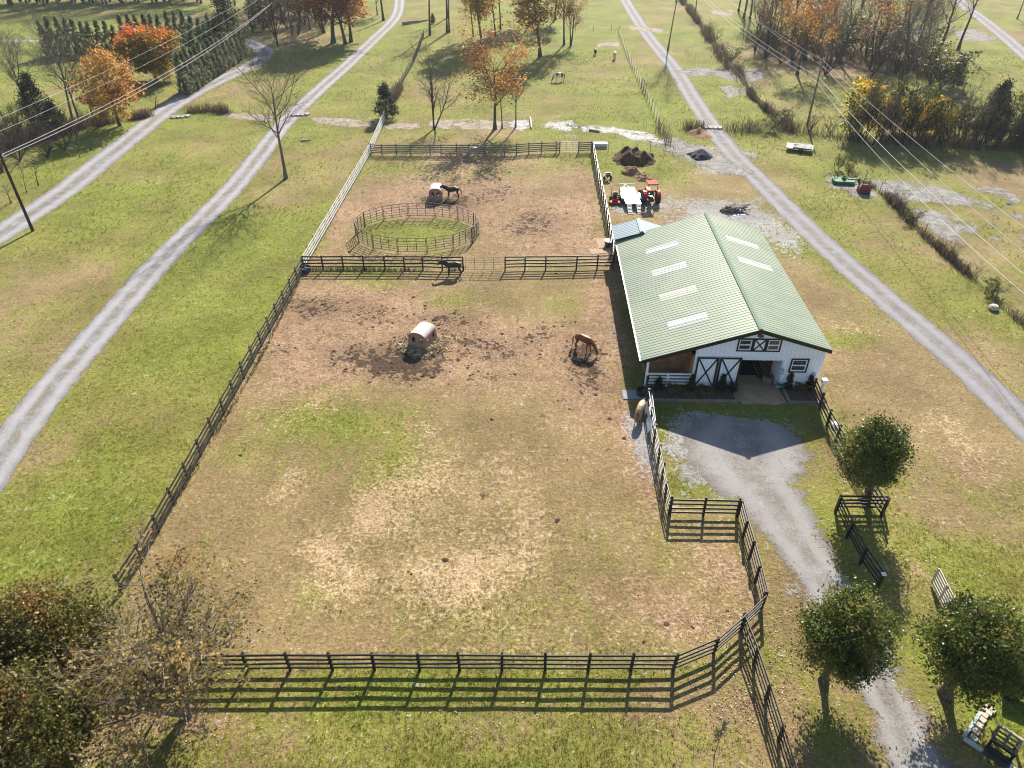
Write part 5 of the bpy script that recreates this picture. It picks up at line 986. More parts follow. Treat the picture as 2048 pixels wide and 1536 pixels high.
hair_b = plain('black_hair', (.014, .012, .011), .6, .3, .4, 8); hair_f = plain('flaxen_hair', (.58, .44, .26), .6, .3, .25, 8); hair_r = plain('chestnut_hair', (.26, .10, .035), .6, .3, .3, 8); hair_w = plain('white_hair', (.62, .60, .56), .6, .3, .2, 8)
c_black = coat('black_coat', (.022, .018, .017)); c_bay = coat('dark_bay_coat', (.020, .014, .012)); c_ch = coat('chestnut_coat', (.150, .044, .017), None); c_bk = coat('buckskin_coat', (.40, .25, .13), (.10, .06, .035), None, (.38, .27, .165)); c_gr = coat('grey_coat', (.21, .20, .185), (.15, .14, .13)); c_pt = coat('pinto_coat', (.66, .63, .58), None, (.035, .028, .026)); c_pl = coat('palomino_coat', (.58, .36, .15), (.62, .52, .40)); c_brn = coat('brown_coat', (.085, .038, .02))
horse('chestnut horse with flaxen tail grazing on bare soil beside the barn', 'graze', at(1166, 701), R(-38), c_ch, hair_f, .90, None, hair_r)
horse('black horse standing before the cross fence next to the pipe gate', 'level', at(908, 550), R(184), c_black, hair_b, .85)
horse('black horse eating from the further hay hut in the upper paddock', 'level', at(906, 397), R(180), c_bay, hair_b, .88)
horse('buckskin horse seen from behind at the black tub by the barn', 'grazeb', at(1283, 806, 1.30) * 1, R(66), c_bk, hair_r, .82).location.z = 0
horse('pale grey horse standing in tree shade by the weathered far fence', 'level', at(948, 316), R(8), c_gr, plain('grey_hair', (.25, .24, .22), .6, .3, .2, 8), .9)
horse('black and white pinto horse grazing in the far pasture', 'graze', at(1118, 163), R(196), c_pt, hair_b, .92)
horse('golden palomino horse seen from behind in the far pasture', 'graze', at(1229, 119), R(82), c_pl, hair_w, .92)
horse('small brown horse seen end on in the far pasture', 'graze', at(1190, 110), R(95), c_brn, hair_b, .72)
# ------------------------------------------------------------------ hay huts
hutm = plain('pink_poly', (.30, .165, .125), .6, .3, .18, 1.5); hutr = plain('sunbleached_poly', (.46, .385, .36), .75, .15, .3, 2.5)
hayt = leafy('hay_stalks', [(.1, (.22, .17, .10)), (.6, (.44, .36, .22)), (1, (.62, .53, .36))], .15, .9)
def arch(cx, z0, w_, h): return [(cx - w_ / 2, z0), (cx + w_ / 2, z0), (cx + w_ / 2, z0 + h * .6), (cx + w_ * .32, z0 + h * .9), (cx, z0 + h), (cx - w_ * .32, z0 + h * .9), (cx - w_ / 2, z0 + h * .6)]
WH, LH = 1.62, 1.75                                               # width, length
prof = [(-.80, 0), (-.72, .55), (-.66, 1.0)] + [(-.66 * math.cos(a), 1.0 + .36 * math.sin(a)) for a in [R(25 * k) for k in range(1, 7)]] + [(.66, 1.0), (.72, .55), (.80, 0)]
def hay_hut(label, p, rz):
    t = thing('hay_hut', label, 'hay feeder', p, rz, 'hay huts in the paddocks')
    for s in (-1, 1):
        vs, fs = holed([(x, z) for x, z in prof], [arch(-.30, .58, .30, .42), arch(.30, .58, .30, .42)], .05)
        vs = [(x, y + s * (LH / 2 - .05 * max(0, z - .2) / 1.2 * 2) + s * .09 * max(0, 1 - z), z) for x, y, z in vs]; MB().add(vs, fs).build('end_wall', hutm, t)
        vs, fs = holed([(-LH / 2, 0), (LH / 2, 0), (LH / 2, 1.0), (-LH / 2, 1.0)], [arch(-.42, .5, .34, .40), arch(.42, .5, .34, .40)], .05, 'x')
        vs = [(x + s * (.80 - .14 * z) - .025, y, z) for x, y, z in vs]; MB().add(vs, fs).build('side_wall', hutm, t)
    pr = [(-.69, .98)] + [(-.69 * math.cos(a), 1.0 + .40 * math.sin(a)) for a in [R(15 * k) for k in range(1, 12)]] + [(.69, .98)]
    r_ = MB(); n = 14; V = []
    for i in range(n + 1):
        y = -LH / 2 + .02 + (LH - .04) * i / n; k = 1 + .022 * (i % 2)
        V += [(x * k, y, (z - .98) * k + .98 + .01) for x, z in pr]
    m_ = len(pr); r_.add(V, [(i * m_ + j, i * m_ + j + 1, (i + 1) * m_ + j + 1, (i + 1) * m_ + j) for i in range(n) for j in range(m_ - 1)]); r_.build('roof', hutr, t, smooth=True)
    return t
hay_hut('pink plastic hay hut turned at an angle, standing alone in the big paddock', at(846, 686), R(-22)); hay_hut('pink plastic hay hut with the black horse eating at its side', at(873, 396), R(0))
def heap(name, label, cat, px, py, rx, ry, h, mat, seed, lump=.35, kind=None, res=30, pw=1.0, loc_=None):
    rng = np.random.default_rng(seed); c = at(px, py); a = rx / FOC * depth_at(px, py); b = (at(px, py - ry).y - at(px, py + ry).y) / 2
    u = np.linspace(-1.1, 1.1, res); U, W_ = np.meshgrid(u, u); n_ = vnoise(U * a + seed * 7, W_ * b, max(.25, a * .35), seed, 4); r = np.hypot(U, W_) * (1 + .5 * (vnoise(U * 2, W_ * 2, .7, seed + 1, 2) - .5))
    z = h * np.clip(1 - r, 0, 1) ** pw * (1 - lump + 2 * lump * n_) + .25 * h * lump * (n_ - .5) * (r < 1) - .02
    ix = np.arange(res * res).reshape(res, res); F = np.stack([ix[:-1, :-1], ix[:-1, 1:], ix[1:, 1:], ix[1:, :-1]], -1).reshape(-1, 4)
    me = fast_mesh(name, np.stack([U.ravel() * a, W_.ravel() * b, z.ravel()], -1), F[(r.ravel()[F] < 1.05).any(1)], smooth=False); o = link(name, me, mat, None, c); tag(o, label, cat, kind=kind); return o
def stalks(name, label, pts, n, spread, z0, mat, seed, L=.35, kind='stuff'):
    rng = np.random.default_rng(seed); V = []; 
    C = np.concatenate([np.array([[p.x, p.y, 0]]) + np.concatenate([rng.normal(0, 1, (n, 2)) * np.array(spread), np.abs(rng.normal(0, z0, (n, 1))) + .02], 1) for p in pts])
    d = nrm(np.concatenate([rng.normal(0, 1, (len(C), 2)), rng.normal(0, .18, (len(C), 1))], 1)) * (L * rng.uniform(.5, 1.3, (len(C), 1))); s = nrm(np.cross(d, rng.normal(0, 1, d.shape))) * .022
    C[:, 2] = np.maximum(C[:, 2], .5 * np.abs(d[:, 2]) + .01)
    V = np.stack([C - d / 2 - s, C - d / 2 + s, C + d / 2 + s, C + d / 2 - s], 1).reshape(-1, 3)
    o = link(name, fast_mesh(name, V, np.arange(len(C) * 4).reshape(-1, 4), fattrs=dict(tint=rng.random(len(C)))), mat); tag(o, label, name, kind=kind); return o
h1, h2 = at(846, 688), at(873, 397)
stalks('hay', 'loose hay scattered round the hut in the big paddock', [h1 + Vector((dx, dy, 0)) for dx, dy in ((-.9, -.5), (.9, .3), (0, -1.0), (.9, -.5), (-.4, .9), (0, 0), (0, .2), (.2, -.2))], 420, (.42, .40), .10, hayt, 3)
stalks('hay', 'loose hay around the further hay hut', [h2 + Vector((dx, dy, 0)) for dx, dy in ((-.7, -.7), (.6, -.5), (0, 0), (0, .1))], 300, (.45, .35), .10, hayt, 4)
dung = plain('manure', (.072, .045, .027), .95, .1, .65, 2.2, 1.0, fine=14); dungl = plain('straw_bedding', (.20, .125, .07), .95, .1, .55, 2.5, 1.0, fine=14); grit = plain('dark_grit', (.030, .033, .042), .85, .2, .3, 3, .4)
heap('manure_heap', 'large dark manure heap with green weeds, next to the paddock corner', 'heap', 1268, 320, 46, 15, 1.45, dung, 21, .85, None, 44, .8); heap('manure_heap', 'smaller reddish bedding heap in front of the dark manure heap', 'heap', 1264, 345, 26, 8, .75, dungl, 22, .85, None, 36, .8); heap('manure_heap', 'low light brown bedding heap nearest the tractor', 'heap', 1288, 357, 20, 7, .55, dungl, 23, .85, None, 32, .8)
heap('gravel_heap', 'smooth dark grit heap on the pale ledge by the lane', 'heap', 1402, 313, 24, 8, 1.05, grit, 24, .12, pw=.75)
heap('soil_heap', 'brown soil mound with dry grass beside the stone lane and creek', 'heap', 1398, 268, 24, 10, .7, dungl, 25, .4)
# ------------------------------------------------------------------ machines
red = plain('red_paint', (.33, .026, .015), .6, .2, .15, 3); orange = plain('orange_paint', (.36, .06, .02), .6, .2, .15, 3); tyre = plain('tyre_rubber', (.022, .022, .023), .8, .2, .3, 4); rimo = plain('rim_paint', (.50, .14, .04), .45, .4, .15); darkm = plain('dark_metal', (.028, .028, .03), .5, .4, .3, 4); grn = plain('green_paint', (.04, .13, .055), .65, .15, .25, 3); whitep = plain('white_steel', (.74, .74, .74), .4, .5, .06, 2); maroon = plain('faded_red_paint', (.24, .03, .045), .7, .15, .2, 3); seatm = plain('seat_vinyl', (.02, .02, .022), .5, .4, .2); canop = plain('canopy_plastic', (.36, .10, .075), .85, .08, .12, 2)
t = thing('tractor', 'orange red tractor with canopy and front loader, seen from behind', 'tractor', at(1300, 407), R(4))
for s in (-1, 1):
    w_ = MB().wheel((s * .78, 0, .66), .66, .40, hub=.5)
    for k in range(16):
        a = 2 * math.pi * k / 16
        for q in (-1, 1): w_.bar((s * .78 + q * .02, math.cos(a) * .655, .66 + math.sin(a) * .655), (s * .78 + q * .2, math.cos(a + .2) * .655, .66 + math.sin(a + .2) * .655), .05, .045, (0, math.cos(a), math.sin(a)))
    wo = w_.build('rear_wheel', tyre, t); MB().lathe([(.05, -.12), (.34, -.12), (.36, 0), (.30, .1), (.12, .12)], n=16); r_ = MB(); r_.wheel((s * .78, 0, .66), .35, .26, hub=.2); r_.build('rim', rimo, wo)
    f_ = MB().wheel((s * .60, 1.72, .38), .38, .26, hub=.5); fo = f_.build('front_wheel', tyre, t); r_ = MB(); r_.wheel((s * .60, 1.72, .38), .2, .18, hub=.2); r_.build('rim', rimo, fo)
    q = MB(); V = [(s * (.52 + .0), .80 * math.cos(a), .66 + .80 * math.sin(a)) for a in [R(20 + 22 * k) for k in range(7)]]; q.add([v for p in V for v in (p, (p[0] + s * .42, p[1], p[2]))], [(2 * i, 2 * i + 1, 2 * i + 3, 2 * i + 2) for i in range(6)]); q.build('mudguard', red, t)
    q = MB(); q.tube([(s * .46, .95, .95), (s * .46, 1.7, .98), (s * .46, 2.5, .42)], .06, 8); q.build('loader_arm', orange, t)
q = MB(); q.box((0, 1.30, .92), (.56, 1.35, .50), taper=.86); q.box((0, 1.99, .82), (.50, .08, .40)); q.build('hood', orange, t, bevel=.03); q = MB(); q.box((0, .35, .62), (.40, 1.7, .40)); q.box((0, -.35, .55), (.5, .4, .34)); q.build('chassis', darkm, t)
q = MB(); q.box((0, -.02, 1.06), (.50, .46, .12)); q.box((0, -.26, 1.32), (.48, .1, .44)); q.build('seat', seatm, t, bevel=.02); q = MB(); q.tube([(0, .62, .95), (0, .48, 1.28)], .03, 6); q.tube([(.19 * math.cos(a), .47 + .1 * math.sin(a), 1.29 + .16 * math.sin(a) * .5) for a in [2 * math.pi * k / 12 for k in range(13)]], .018, 6); q.build('steering_wheel', darkm, t)
q = MB(); q.tube([(-.50, -.38, .8), (-.52, -.40, 2.2), (.52, -.40, 2.2), (.50, -.38, .8)], .045, 8); q.build('roll_bar', darkm, t); q = MB(); q.box((0, .12, 2.30), (1.25, 1.35, .09), taper=.9); q.build('canopy', canop, t, bevel=.02)
q = MB(); q.prism([(2.35, .16), (2.95, .12), (2.95, .2), (2.5, .26), (2.42, .68), (2.35, .68)], -.8, .8, 'x'); q.build('loader_bucket', orange, t); q = MB(); q.bar((-.36, -.5, .5), (-.36, -1.05, .40), .05, .07); q.bar((.36, -.5, .5), (.36, -1.05, .40), .05, .07); q.bar((0, -.5, .95), (0, -.85, .75), .05, .05); q.build('hitch', darkm, t)
t = thing('mower', 'red ride-on mower with black roll bar, parked beside the white trailer', 'mower', at(1230, 405), R(176))
for s in (-1, 1):
    w_ = MB().wheel((s * .48, -.35, .28), .28, .26, hub=.5); w_.build('rear_wheel', tyre, t); w_ = MB().wheel((s * .38, .85, .16), .16, .13, hub=.4); w_.build('caster_wheel', tyre, t); q = MB(); q.tube([(s * .2, -.1, .7), (s * .24, .28, .98), (s * .05, .42, 1.0)], .02, 6); q.build('steering_lever', darkm, t)
q = MB(); q.box((0, .35, .2), (1.32, .72, .16), taper=.92); q.build('mower_deck', red, t, bevel=.03); q = MB(); q.box((0, -.15, .42), (.66, 1.1, .24), taper=.9); q.build('chassis', red, t, bevel=.03); q = MB(); q.box((0, -.62, .62), (.58, .42, .34), taper=.85); q.build('engine', darkm, t, bevel=.02)
q = MB(); q.box((0, -.1, .62), (.5, .48, .12)); q.box((0, -.33, .86), (.48, .1, .42), rx=-.15); q.build('seat', seatm, t, bevel=.02); q = MB(); q.tube([(-.42, -.5, .5), (-.42, -.5, 1.65), (-.34, -.5, 1.75), (.34, -.5, 1.75), (.42, -.5, 1.65), (.42, -.5, .5)], .03, 8); q.build('roll_bar', darkm, t)
A, B, C_, D_ = at(1238, 374.5, .62), at(1269.5, 374, .62), at(1283, 407, .62), at(1252, 407.5, .62); mid_ = (C_ + D_) / 2; ax_ = ((A + B) / 2 - mid_); tw_ = (C_ - D_).length; tl_ = ax_.length; tr = math.atan2(ax_.y, ax_.x) - R(90)
print('trailer', tw_, tl_)
t = thing('flatbed_trailer', 'white flatbed trailer with two lowered ramps between mower and tractor', 'trailer', (mid_.x, mid_.y, 0), tr)
q = MB(); q.box((0, tl_ / 2, .60), (tw_, tl_, .05)); q.build('deck', whitep, t); q = MB()
for x in (-tw_ / 2 + .03, tw_ / 2 - .03): q.box((x, tl_ / 2, .54), (.06, tl_ - .01, .10))
for k in range(5): q.box((0, .1 + (tl_ - .2) * k / 4, .52), (tw_ - .14, .06, .08))
q.bar((-.4, tl_, .5), (0, tl_ + 1.1, .48), .07, .09); q.bar((.4, tl_, .5), (0, tl_ + 1.1, .48), .07, .09); q.build('chassis', darkm, t)
for s in (-1, 1):
    for k in (0, 1): MB().wheel((s * (tw_ / 2 + .14), tl_ * .36 + k * .68, .32), .32, .2, hub=.5).build('wheel', tyre, t)
    q = MB(); q.prism([(tl_ * .36 - .42, .62), (tl_ * .36 - .3, .76), (tl_ * .36 + .98, .76), (tl_ * .36 + 1.1, .62)], s * (tw_ / 2 + .03), s * (tw_ / 2 + .26), 'x'); q.build('mudguard', whitep, t)
    q = MB(); x = s * tw_ * .30
    for dx in (-.2, .2): q.bar((x + dx, 0, .58), (x + dx, -1.35, .03), .05, .06)
    for k in range(7): q.bar((x - .2, -1.35 * (k + .5) / 7, .58 - .55 * (k + .5) / 7), (x + .2, -1.35 * (k + .5) / 7, .58 - .55 * (k + .5) / 7), .05, .04)
    q.build('ramp', plain('ramp_steel', (.22, .22, .23), .5, .4, .2, metal=.4) if s < 0 else MATS['ramp_steel'], t)
q = MB(); q.tube([(-tw_ / 2, tl_ - .05, .6), (-tw_ / 2, tl_ - .05, 1.05), (tw_ / 2, tl_ - .05, 1.05), (tw_ / 2, tl_ - .05, .6)], .035, 8); q.build('front_rail', whitep, t)
t = thing('spreader_cart', 'small black two-wheeled spreader cart by the white paddock fence', 'cart', at(1215, 360), R(20))
q = MB(); q.lathe([(.12, .32), (.42, .72), (.45, .74), (.40, .72), (.1, .36)], n=14); q.build('hopper', darkm, t, smooth=True)
for s in (-1, 1): MB().wheel((s * .42, 0, .24), .24, .12, hub=.4).build('wheel', tyre, t)
q = MB(); q.bar((0, 0, .3), (0, 1.1, .3), .05, .05); q.bar((-.42, 0, .24), (.42, 0, .24), .04, .04); q.bar((-.3, -.1, .3), (-.25, -.6, .06), .04, .04); q.bar((.3, -.1, .3), (.25, -.6, .06), .04, .04); q.build('drawbar', darkm, t)
t = thing('brush_mower', 'green rotary mower deck lying by the weedy fence row', 'mower deck', at(1686, 366), R(-8))
q = MB(); pl = [(-1.0, -.7), (1.0, -.7), (1.2, -.3), (1.2, .5), (.7, .9), (-.7, .9), (-1.2, .5), (-1.2, -.3)]; q.prism(pl, .28, .40, 'z'); q.prism(pl, .12, .279, 'z'); q.build('deck', grn, t, bevel=.02); q = MB(); q.box((0, .1, .52), (.45, .5, .24), taper=.8); q.lathe([(.14, 0), (.14, .14), (.05, .2)], (0, .1, .64), 10); q.build('gearbox', grn, t)
q = MB(); q.bar((-.45, .85, .4), (-.9, .9, 1.05), .06, .08); q.bar((-1.0, .3, .4), (-.9, .9, 1.05), .06, .08); q.bar((-.9, .9, 1.0), (-2.1, .7, .35), .06, .06); q.build('hitch_frame', grn, t); q = MB(); q.bar((.5, .1, .42), (1.75, .35, .5), .10, .10); q.build('tail_arm', darkm, t); MB().wheel((1.8, .38, .25), .25, .14, hub=.4).build('tail_wheel', tyre, t)
t = thing('box_tiller', 'faded red implement standing upright beside the weedy fence row', 'implement', at(1727, 387), R(-12))
q = MB(); q.prism([(-.62, .1), (.62, .1), (.42, 1.0), (-.42, 1.0)], -.08, .1); q.build('back_plate', maroon, t)
for s in (-1, 1): q = MB(); q.prism([(-.1, .06), (.75, .06), (.6, .5), (-.05, .98)], s * .60, s * .66, 'x'); q.build('side_plate', maroon, t)
q = MB(); q.bar((-.3, .1, 1.0), (-.38, .35, 1.35), .07, .08); q.bar((.3, .1, 1.0), (.38, .35, 1.35), .07, .08); q.bar((-.4, .35, 1.33), (.4, .35, 1.33), .06, .06); q.build('hitch_frame', darkm, t); q = MB(); q.tube([(-.55, -.22, .2), (.55, -.22, .2)], .16, 10); q.build('roller', darkm, t)
q = MB(); q.box((0, .05, .55), (.07, .07, 1.1)); q.box((0, .05, .5), (.4, .06, .06)); tag(q.build('stub_post', darkm, None, at(1716, 383)), 'short dark post standing beside the red implement', 'post')
t = thing('flatbed_trailer', 'old dark trailer loaded with pale boards by the creek pole', 'trailer', at(1598, 301), R(-20))
q = MB(); q.box((0, 0, .5), (3.2, 1.9, .08)); q.bar((-1.6, 0, .45), (-2.3, 0, .4), .08, .08)
for x in (-.7, .7): q.box((x, 0, .40), (.08, 1.8, .12))
q.build('chassis', darkm, t)
for s in (-1, 1): MB().wheel((.2, s * 1.06, .32), .32, .2, 'y', hub=.5).build('wheel', tyre, t)
pale = plain('pale_board', (.22, .22, .225), .7, .3, .2, 2)
for k in range(8): q = MB(); q.box((.3 + .06 * (k % 3), -.78 + k * .22, .60 + .03 * (k % 2)), (2.3 - .3 * (k % 3), .19, .05), rz=.04 * ((k * 37) % 5 - 2)); tag(q.build('loose_board', pale, None, t.location, R(-20)), 'pale loose board lying on the old trailer by the creek pole', 'board', 'boards on the old trailer')
# ------------------------------------------------------------------ wood pile
rng = random.Random(5); wc = at(1470, 421); logm = [plain('pale_log', (.42, .34, .25), .85, .15, .25, 4), plain('brown_log', (.16, .11, .075), .9, .1, .35, 4), plain('grey_log', (.26, .23, .20), .9, .1, .3, 4)]
for k in range(34):
    L = rng.uniform(.9, 2.1); a = rng.uniform(-.5, .5) + (1.2 if k % 7 == 0 else 0); r = rng.uniform(.05, .12); lay = k // 12; p = Vector((wc.x + rng.uniform(-.85, .85) * (1 - .2 * lay), wc.y + rng.uniform(-.5, .45) * (1 - .2 * lay), .10 + .20 * lay + rng.uniform(0, .08)))
    d = Vector((math.cos(a), math.sin(a), rng.uniform(-.10, .16))) * L / 2; q = MB(); z0 = max(0, r - (p - d).z, r - (p + d).z) * Vector((0, 0, 1))
    q.tube([-d + z0, z0 + Vector((0, 0, rng.uniform(-.03, .03))), d + z0], [r, r * .95, r * .8], 8); i = k % 3; tag(q.build('log', logm[i], None, p), ('pale cut log', 'brown branch log', 'grey weathered log')[i] + ' in the jumbled wood pile behind the barn', 'log', ('pale logs', 'brown logs', 'grey logs')[i] + ' of the wood pile')
q = MB(); q.box((0, 0, .02), (1.5, .55, .03), rz=.2); tag(q.build('blue_sheet', plain('blue_tarp', (.10, .25, .42), .5, .4, .2), None, wc + Vector((.15, -1.0, 0))), 'scrap of blue sheeting at the foot of the wood pile', 'sheet')
# ------------------------------------------------------------------ tubs, troughs, mats
def tub(label, p, r, h, mat, rim=None, cat='water tub'):
    t = thing('water_tub', label, cat, p); q = MB(); q.lathe([(r * .82, 0), (r, h), (r * .93, h), (r * .76, .06)], n=20); q.build('tub', mat, t, smooth=False); q = MB(); q.lathe([(r * .86, h * .72), (r * .86, h * .74)], n=20); q.build('water', plain('water_surface', (.02, .025, .03), .06, .6, .2) if 'water_surface' not in MATS else MATS['water_surface'], t)
    if rim: q = MB(); q.lathe([(r * .96, h), (r * 1.04, h + .02), (r * 1.0, h + .05), (r * .93, h + .03)], n=20); q.build('rim', rim, t)
    return t
tub('black tub on a ridged mat where the buckskin horse feeds', at(1283, 789), .42, .45, darkm); tub('dark tub with pale rim against the white fence behind the barn', at(1218, 492), .48, .55, darkm, whiteboard); tub('dark blue tub in the corner under the cross fence', at(610, 543), .55, .45, plain('blue_tub', (.035, .06, .09), .5, .4, .2), None); tub('low black bucket by the fence below the buckskin horse', at(1297, 838), .22, .32, darkm)
q = MB(); q.box((0, 0, .02), (1.9, 1.0, .04))
for k in range(9): q.box((-.85 + k * .21, 0, .05), (.1, .98, .03))
tag(q.build('ridged_mat', plain('grey_mat', (.20, .22, .24), .8, .2, .2), None, at(1272, 790)), 'grey ridged mat lying beside the black tub in the barn shade', 'mat')
mt_ = plain('tan_mat', (.30, .215, .15), .9, .1, .2, 2)
q = MB(); q.box((0, 0, .015), (1.3, 2.3, .03)); tag(q.build('ground_board', mt_, None, at(1207, 487), R(3)), 'tan board lying on the soil next to the pale rimmed tub', 'board'); q = MB(); q.box((0, 0, .015), (2.0, 1.1, .03)); tag(q.build('ground_board', mt_, None, at(1200, 502), R(12)), 'wide tan board lying nearest the cross fence by the barn', 'board')
q = MB(); q.box((0, 0, 1.02), (.32, .28, .26)); q.box((0, 0, 1.17), (.36, .32, .04)); q.box((0, 0, .42), (.12, .12, .84)); tag(q.build('white_box', whiteboard, None, at(1641, 786)), 'small white box on a post at the barn corner fence', 'box')
q = MB(); q.box((0, 0, .13), (.30, .30, .26)); tag(q.build('white_box', whiteboard, None, at(1667, 852)), 'white block standing on the grass beside the drive fence', 'box')
t = thing('wheelbarrow', 'teal wheelbarrow leaning against the barn front by the meter box', 'wheelbarrow', at(1562, 779), R(30)); q = MB(); q.add([(-.45, -.3, .62), (.5, -.3, .66), (.5, .3, .66), (-.45, .3, .62), (-.25, -.18, .36), (.3, -.18, .36), (.3, .18, .36), (-.25, .18, .36)], [(0, 1, 5, 4), (1, 2, 6, 5), (2, 3, 7, 6), (3, 0, 4, 7), (4, 5, 6, 7)]); q.build('tray', plain('teal_paint', (.03, .19, .17), .45, .4, .2), t); MB().wheel((.55, 0, .18), .18, .09, 'y', hub=.4).build('wheel', tyre, t); q = MB(); q.tube([(.5, 0, .18), (-.2, -.22, .36), (-.85, -.28, .60)], .02, 6); q.tube([(.5, 0, .18), (-.2, .22, .36), (-.85, .28, .60)], .02, 6); q.build('handles', darkm, t)
t = thing('barrel_planter', 'weathered round planter in the barn doorway', 'planter', at(1533, 765)); q = MB(); q.lathe([(.30, 0), (.38, .3), (.36, .58), (.30, .58), (.28, .4)], n=16); q.build('barrel', timber, t); q = MB(); q.lathe([(.0, .5), (.29, .5), (.2, .6), (.05, .66)], n=12); q.build('soil', soilm, t)
def plant_pot(label, p): t = thing('potted_plant', label, 'potted plant', p); q = MB(); q.lathe([(.16, 0), (.24, .32), (.20, .32)], n=14); q.build('pot', darkm, t); V, F, ti = blob_leaves(91, 40, 30, ell(0, 0, .52, .34, .26, .3, .2, 1), .09, .09, .4); m_ = fast_mesh('foliage', V, F, fattrs=dict(tint=ti)); link('foliage', m_, L_co, t)
plant_pot('dark bushy plant in a pot beside the concrete apron', at(1463, 786))
# ------------------------------------------------------------------ stone edging and slatted bench in the corner
blk = plain('edging_stone', (.44, .38, .31), .9, .15, .25, 3, .5); kerbm = plain('edging_timber', (.36, .40, .40), .85, .15, .3, 2.5, .5)
sts = [(1947, 1478), (1950, 1463), (1955, 1451), (1963, 1441), (1966, 1431), (1973, 1425), (1972, 1414), (1981, 1421)]
for k, (x, y) in enumerate(sts): q = MB(); q.box((0, 0, .06), (.30 + .04 * (k % 3), .24 + .03 * (k % 2), .12)); tag(q.build('paving_block', blk, None, at(x, y), R(-60 + 9 * (k % 3)), bevel=.015), 'pale square block in the row inside the corner edging', 'block', 'blocks of the corner edging')
for a, b, lab in (((1926, 1476), (1958, 1428), 'pale timber edging running up from the corner beside the blocks'), ((1926, 1478), (1962, 1502), 'pale timber edging running down from the corner towards the bench'), ((1990, 1517), (2030, 1542), 'pale timber edging in front of the black bench at the bottom edge')):
    A, B = at(*a), at(*b); q = MB(); d = B - A; q.bar(d * .01 + Vector((0, 0, .08)), d + Vector((0, 0, .08)), .13, .16); tag(q.build('edging_board', kerbm, None, A), lab, 'edging')
c0, c1, c2, c3 = (at(x, y, .75) for x, y in ((2000, 1447), (2050, 1480), (2030, 1513), (1982, 1474))); e1 = (c1 - c0); e2 = (c3 - c0); print('bench', e1.length, e2.length)
t = thing('slatted_bench', 'black slatted timber bench standing in the bottom corner', 'bench', ((c0 + c2).x / 2, (c0 + c2).y / 2, 0), math.atan2(e1.y, e1.x)); bl, bw = e1.length, max(.9, e2.length); tanw = plain('worn_edge', (.35, .28, .2), .8, .2, .2)
for y in (-bw / 2, bw / 2): q = MB(); q.box((0, y, .72), (bl, .10, .12)); q.build('side_rail', black if y < 0 else tanw, t)
for x in (-bl / 2 + .05, 0, bl / 2 - .05): q = MB(); q.box((x, 0, .71), (.10, bw - .1, .10)); q.build('cross_rail', black, t)
for k in range(3): q = MB(); q.box((0, -bw / 2 + bw * (k + 1) / 4, .66), (bl - .12, .06, .05)); q.build('slat', black, t)
for x in (-bl / 2 + .06, bl / 2 - .06):
    for y in (-bw / 2, bw / 2): q = MB(); q.box((x, y * .97, .33), (.1, .1, .66)); q.build('leg', black, t)
for k in range(4): q = MB(); q.box((0, -bw / 2 - .10 - .15 * k, .40 + .01 * (k % 2)), (bl, .13, .04)); q.build('seat_slat', black, t)
t = thing('garden_cart', 'dark garden cart with pale handle half hidden behind the corner tree', 'cart', at(2018, 1385), R(-30)); q = MB(); q.add([(-.55, -.4, .75), (.55, -.4, .75), (.55, .4, .75), (-.55, .4, .75), (-.4, -.3, .35), (.4, -.3, .35), (.4, .3, .35), (-.4, .3, .35)], [(0, 1, 5, 4), (1, 2, 6, 5), (2, 3, 7, 6), (3, 0, 4, 7), (4, 5, 6, 7)]); q.build('tray', darkm, t)
for s in (-1, 1): MB().wheel((0, s * .42, .24), .24, .1, 'y', hub=.4).build('wheel', tyre, t)
q = MB(); q.tube([(.5, 0, .4), (1.1, 0, .85)], .025, 6); q.build('handle', whiteboard, t)
# ------------------------------------------------------------------ odds and ends of the creek and fields
def culvert(label, p, rz):
    t = thing('culvert_headwall', label, 'culvert', p, rz); q = MB(); q.box((0, 0, .12), (2.6, .5, .24)); q.build('headwall', plain('culvert_concrete', (.20, .22, .25), .8, .2, .3, 2, .4) if 'culvert_concrete' not in MATS else MATS['culvert_concrete'], t); q = MB()
    for k in range(4): q.box((-.9 + k * .62, -.42, .10 + .03 * (k % 2)), (.5, .4, .2), rz=.3 * k)
    q.build('rubble', blk, t)
culvert('grey culvert end beside the gravel track at the creek ledge', at(601, 230), R(15)); culvert('grey culvert end beside the pale gravel lane', at(362, 234), R(20)); culvert('concrete culvert slab where the stone lane crosses the creek', at(1425, 256), R(-8))
def log(label, a, b, r, mat): A, B = at(*a), at(*b); d = B - A; q = MB(); q.tube([Vector((0, 0, r)), d * .5 + Vector((0, 0, r * 1.1)), d + Vector((0, 0, r * .8))], [r, r * .9, r * .7], 8); tag(q.build('fallen_log', mat, None, A), label, 'log')
log('dark fallen log in the field near the gravel track curve', (806, 50), (838, 45), .35, logm[2]); log('dark fallen log continuing past the far end of the first one', (838, 45), (856, 41), .2, logm[2]); log('pale broken branch on the lawn beside the gravel track', (602, 283), (622, 281), .12, logm[0]); log('pale plank lying across the wet ledge', (1060, 237), (1063, 258), .16, logm[0]); log('dark plank at the edge of the wet ledge', (1178, 262), (1199, 265), .14, logm[1])
q = MB(); q.box((0, 0, .25), (1.5, .7, .5), taper=1.1); q.box((0, 0, .51), (1.7, .85, .04)); tag(q.build('stone_trough', greybox, None, at(1201, 294)), 'grey trough on the grass outside the paddock corner', 'trough')
q = MB(); q.lathe([(.1, 0), (.36, .05), (.42, .22), (.28, .40), (.08, .46)], n=9); tag(q.build('boulder', ledge2 if 'ledge2' in globals() else blk, None, at(1986, 619)), 'small pale boulder on the grass beside the weedy fence', 'boulder')
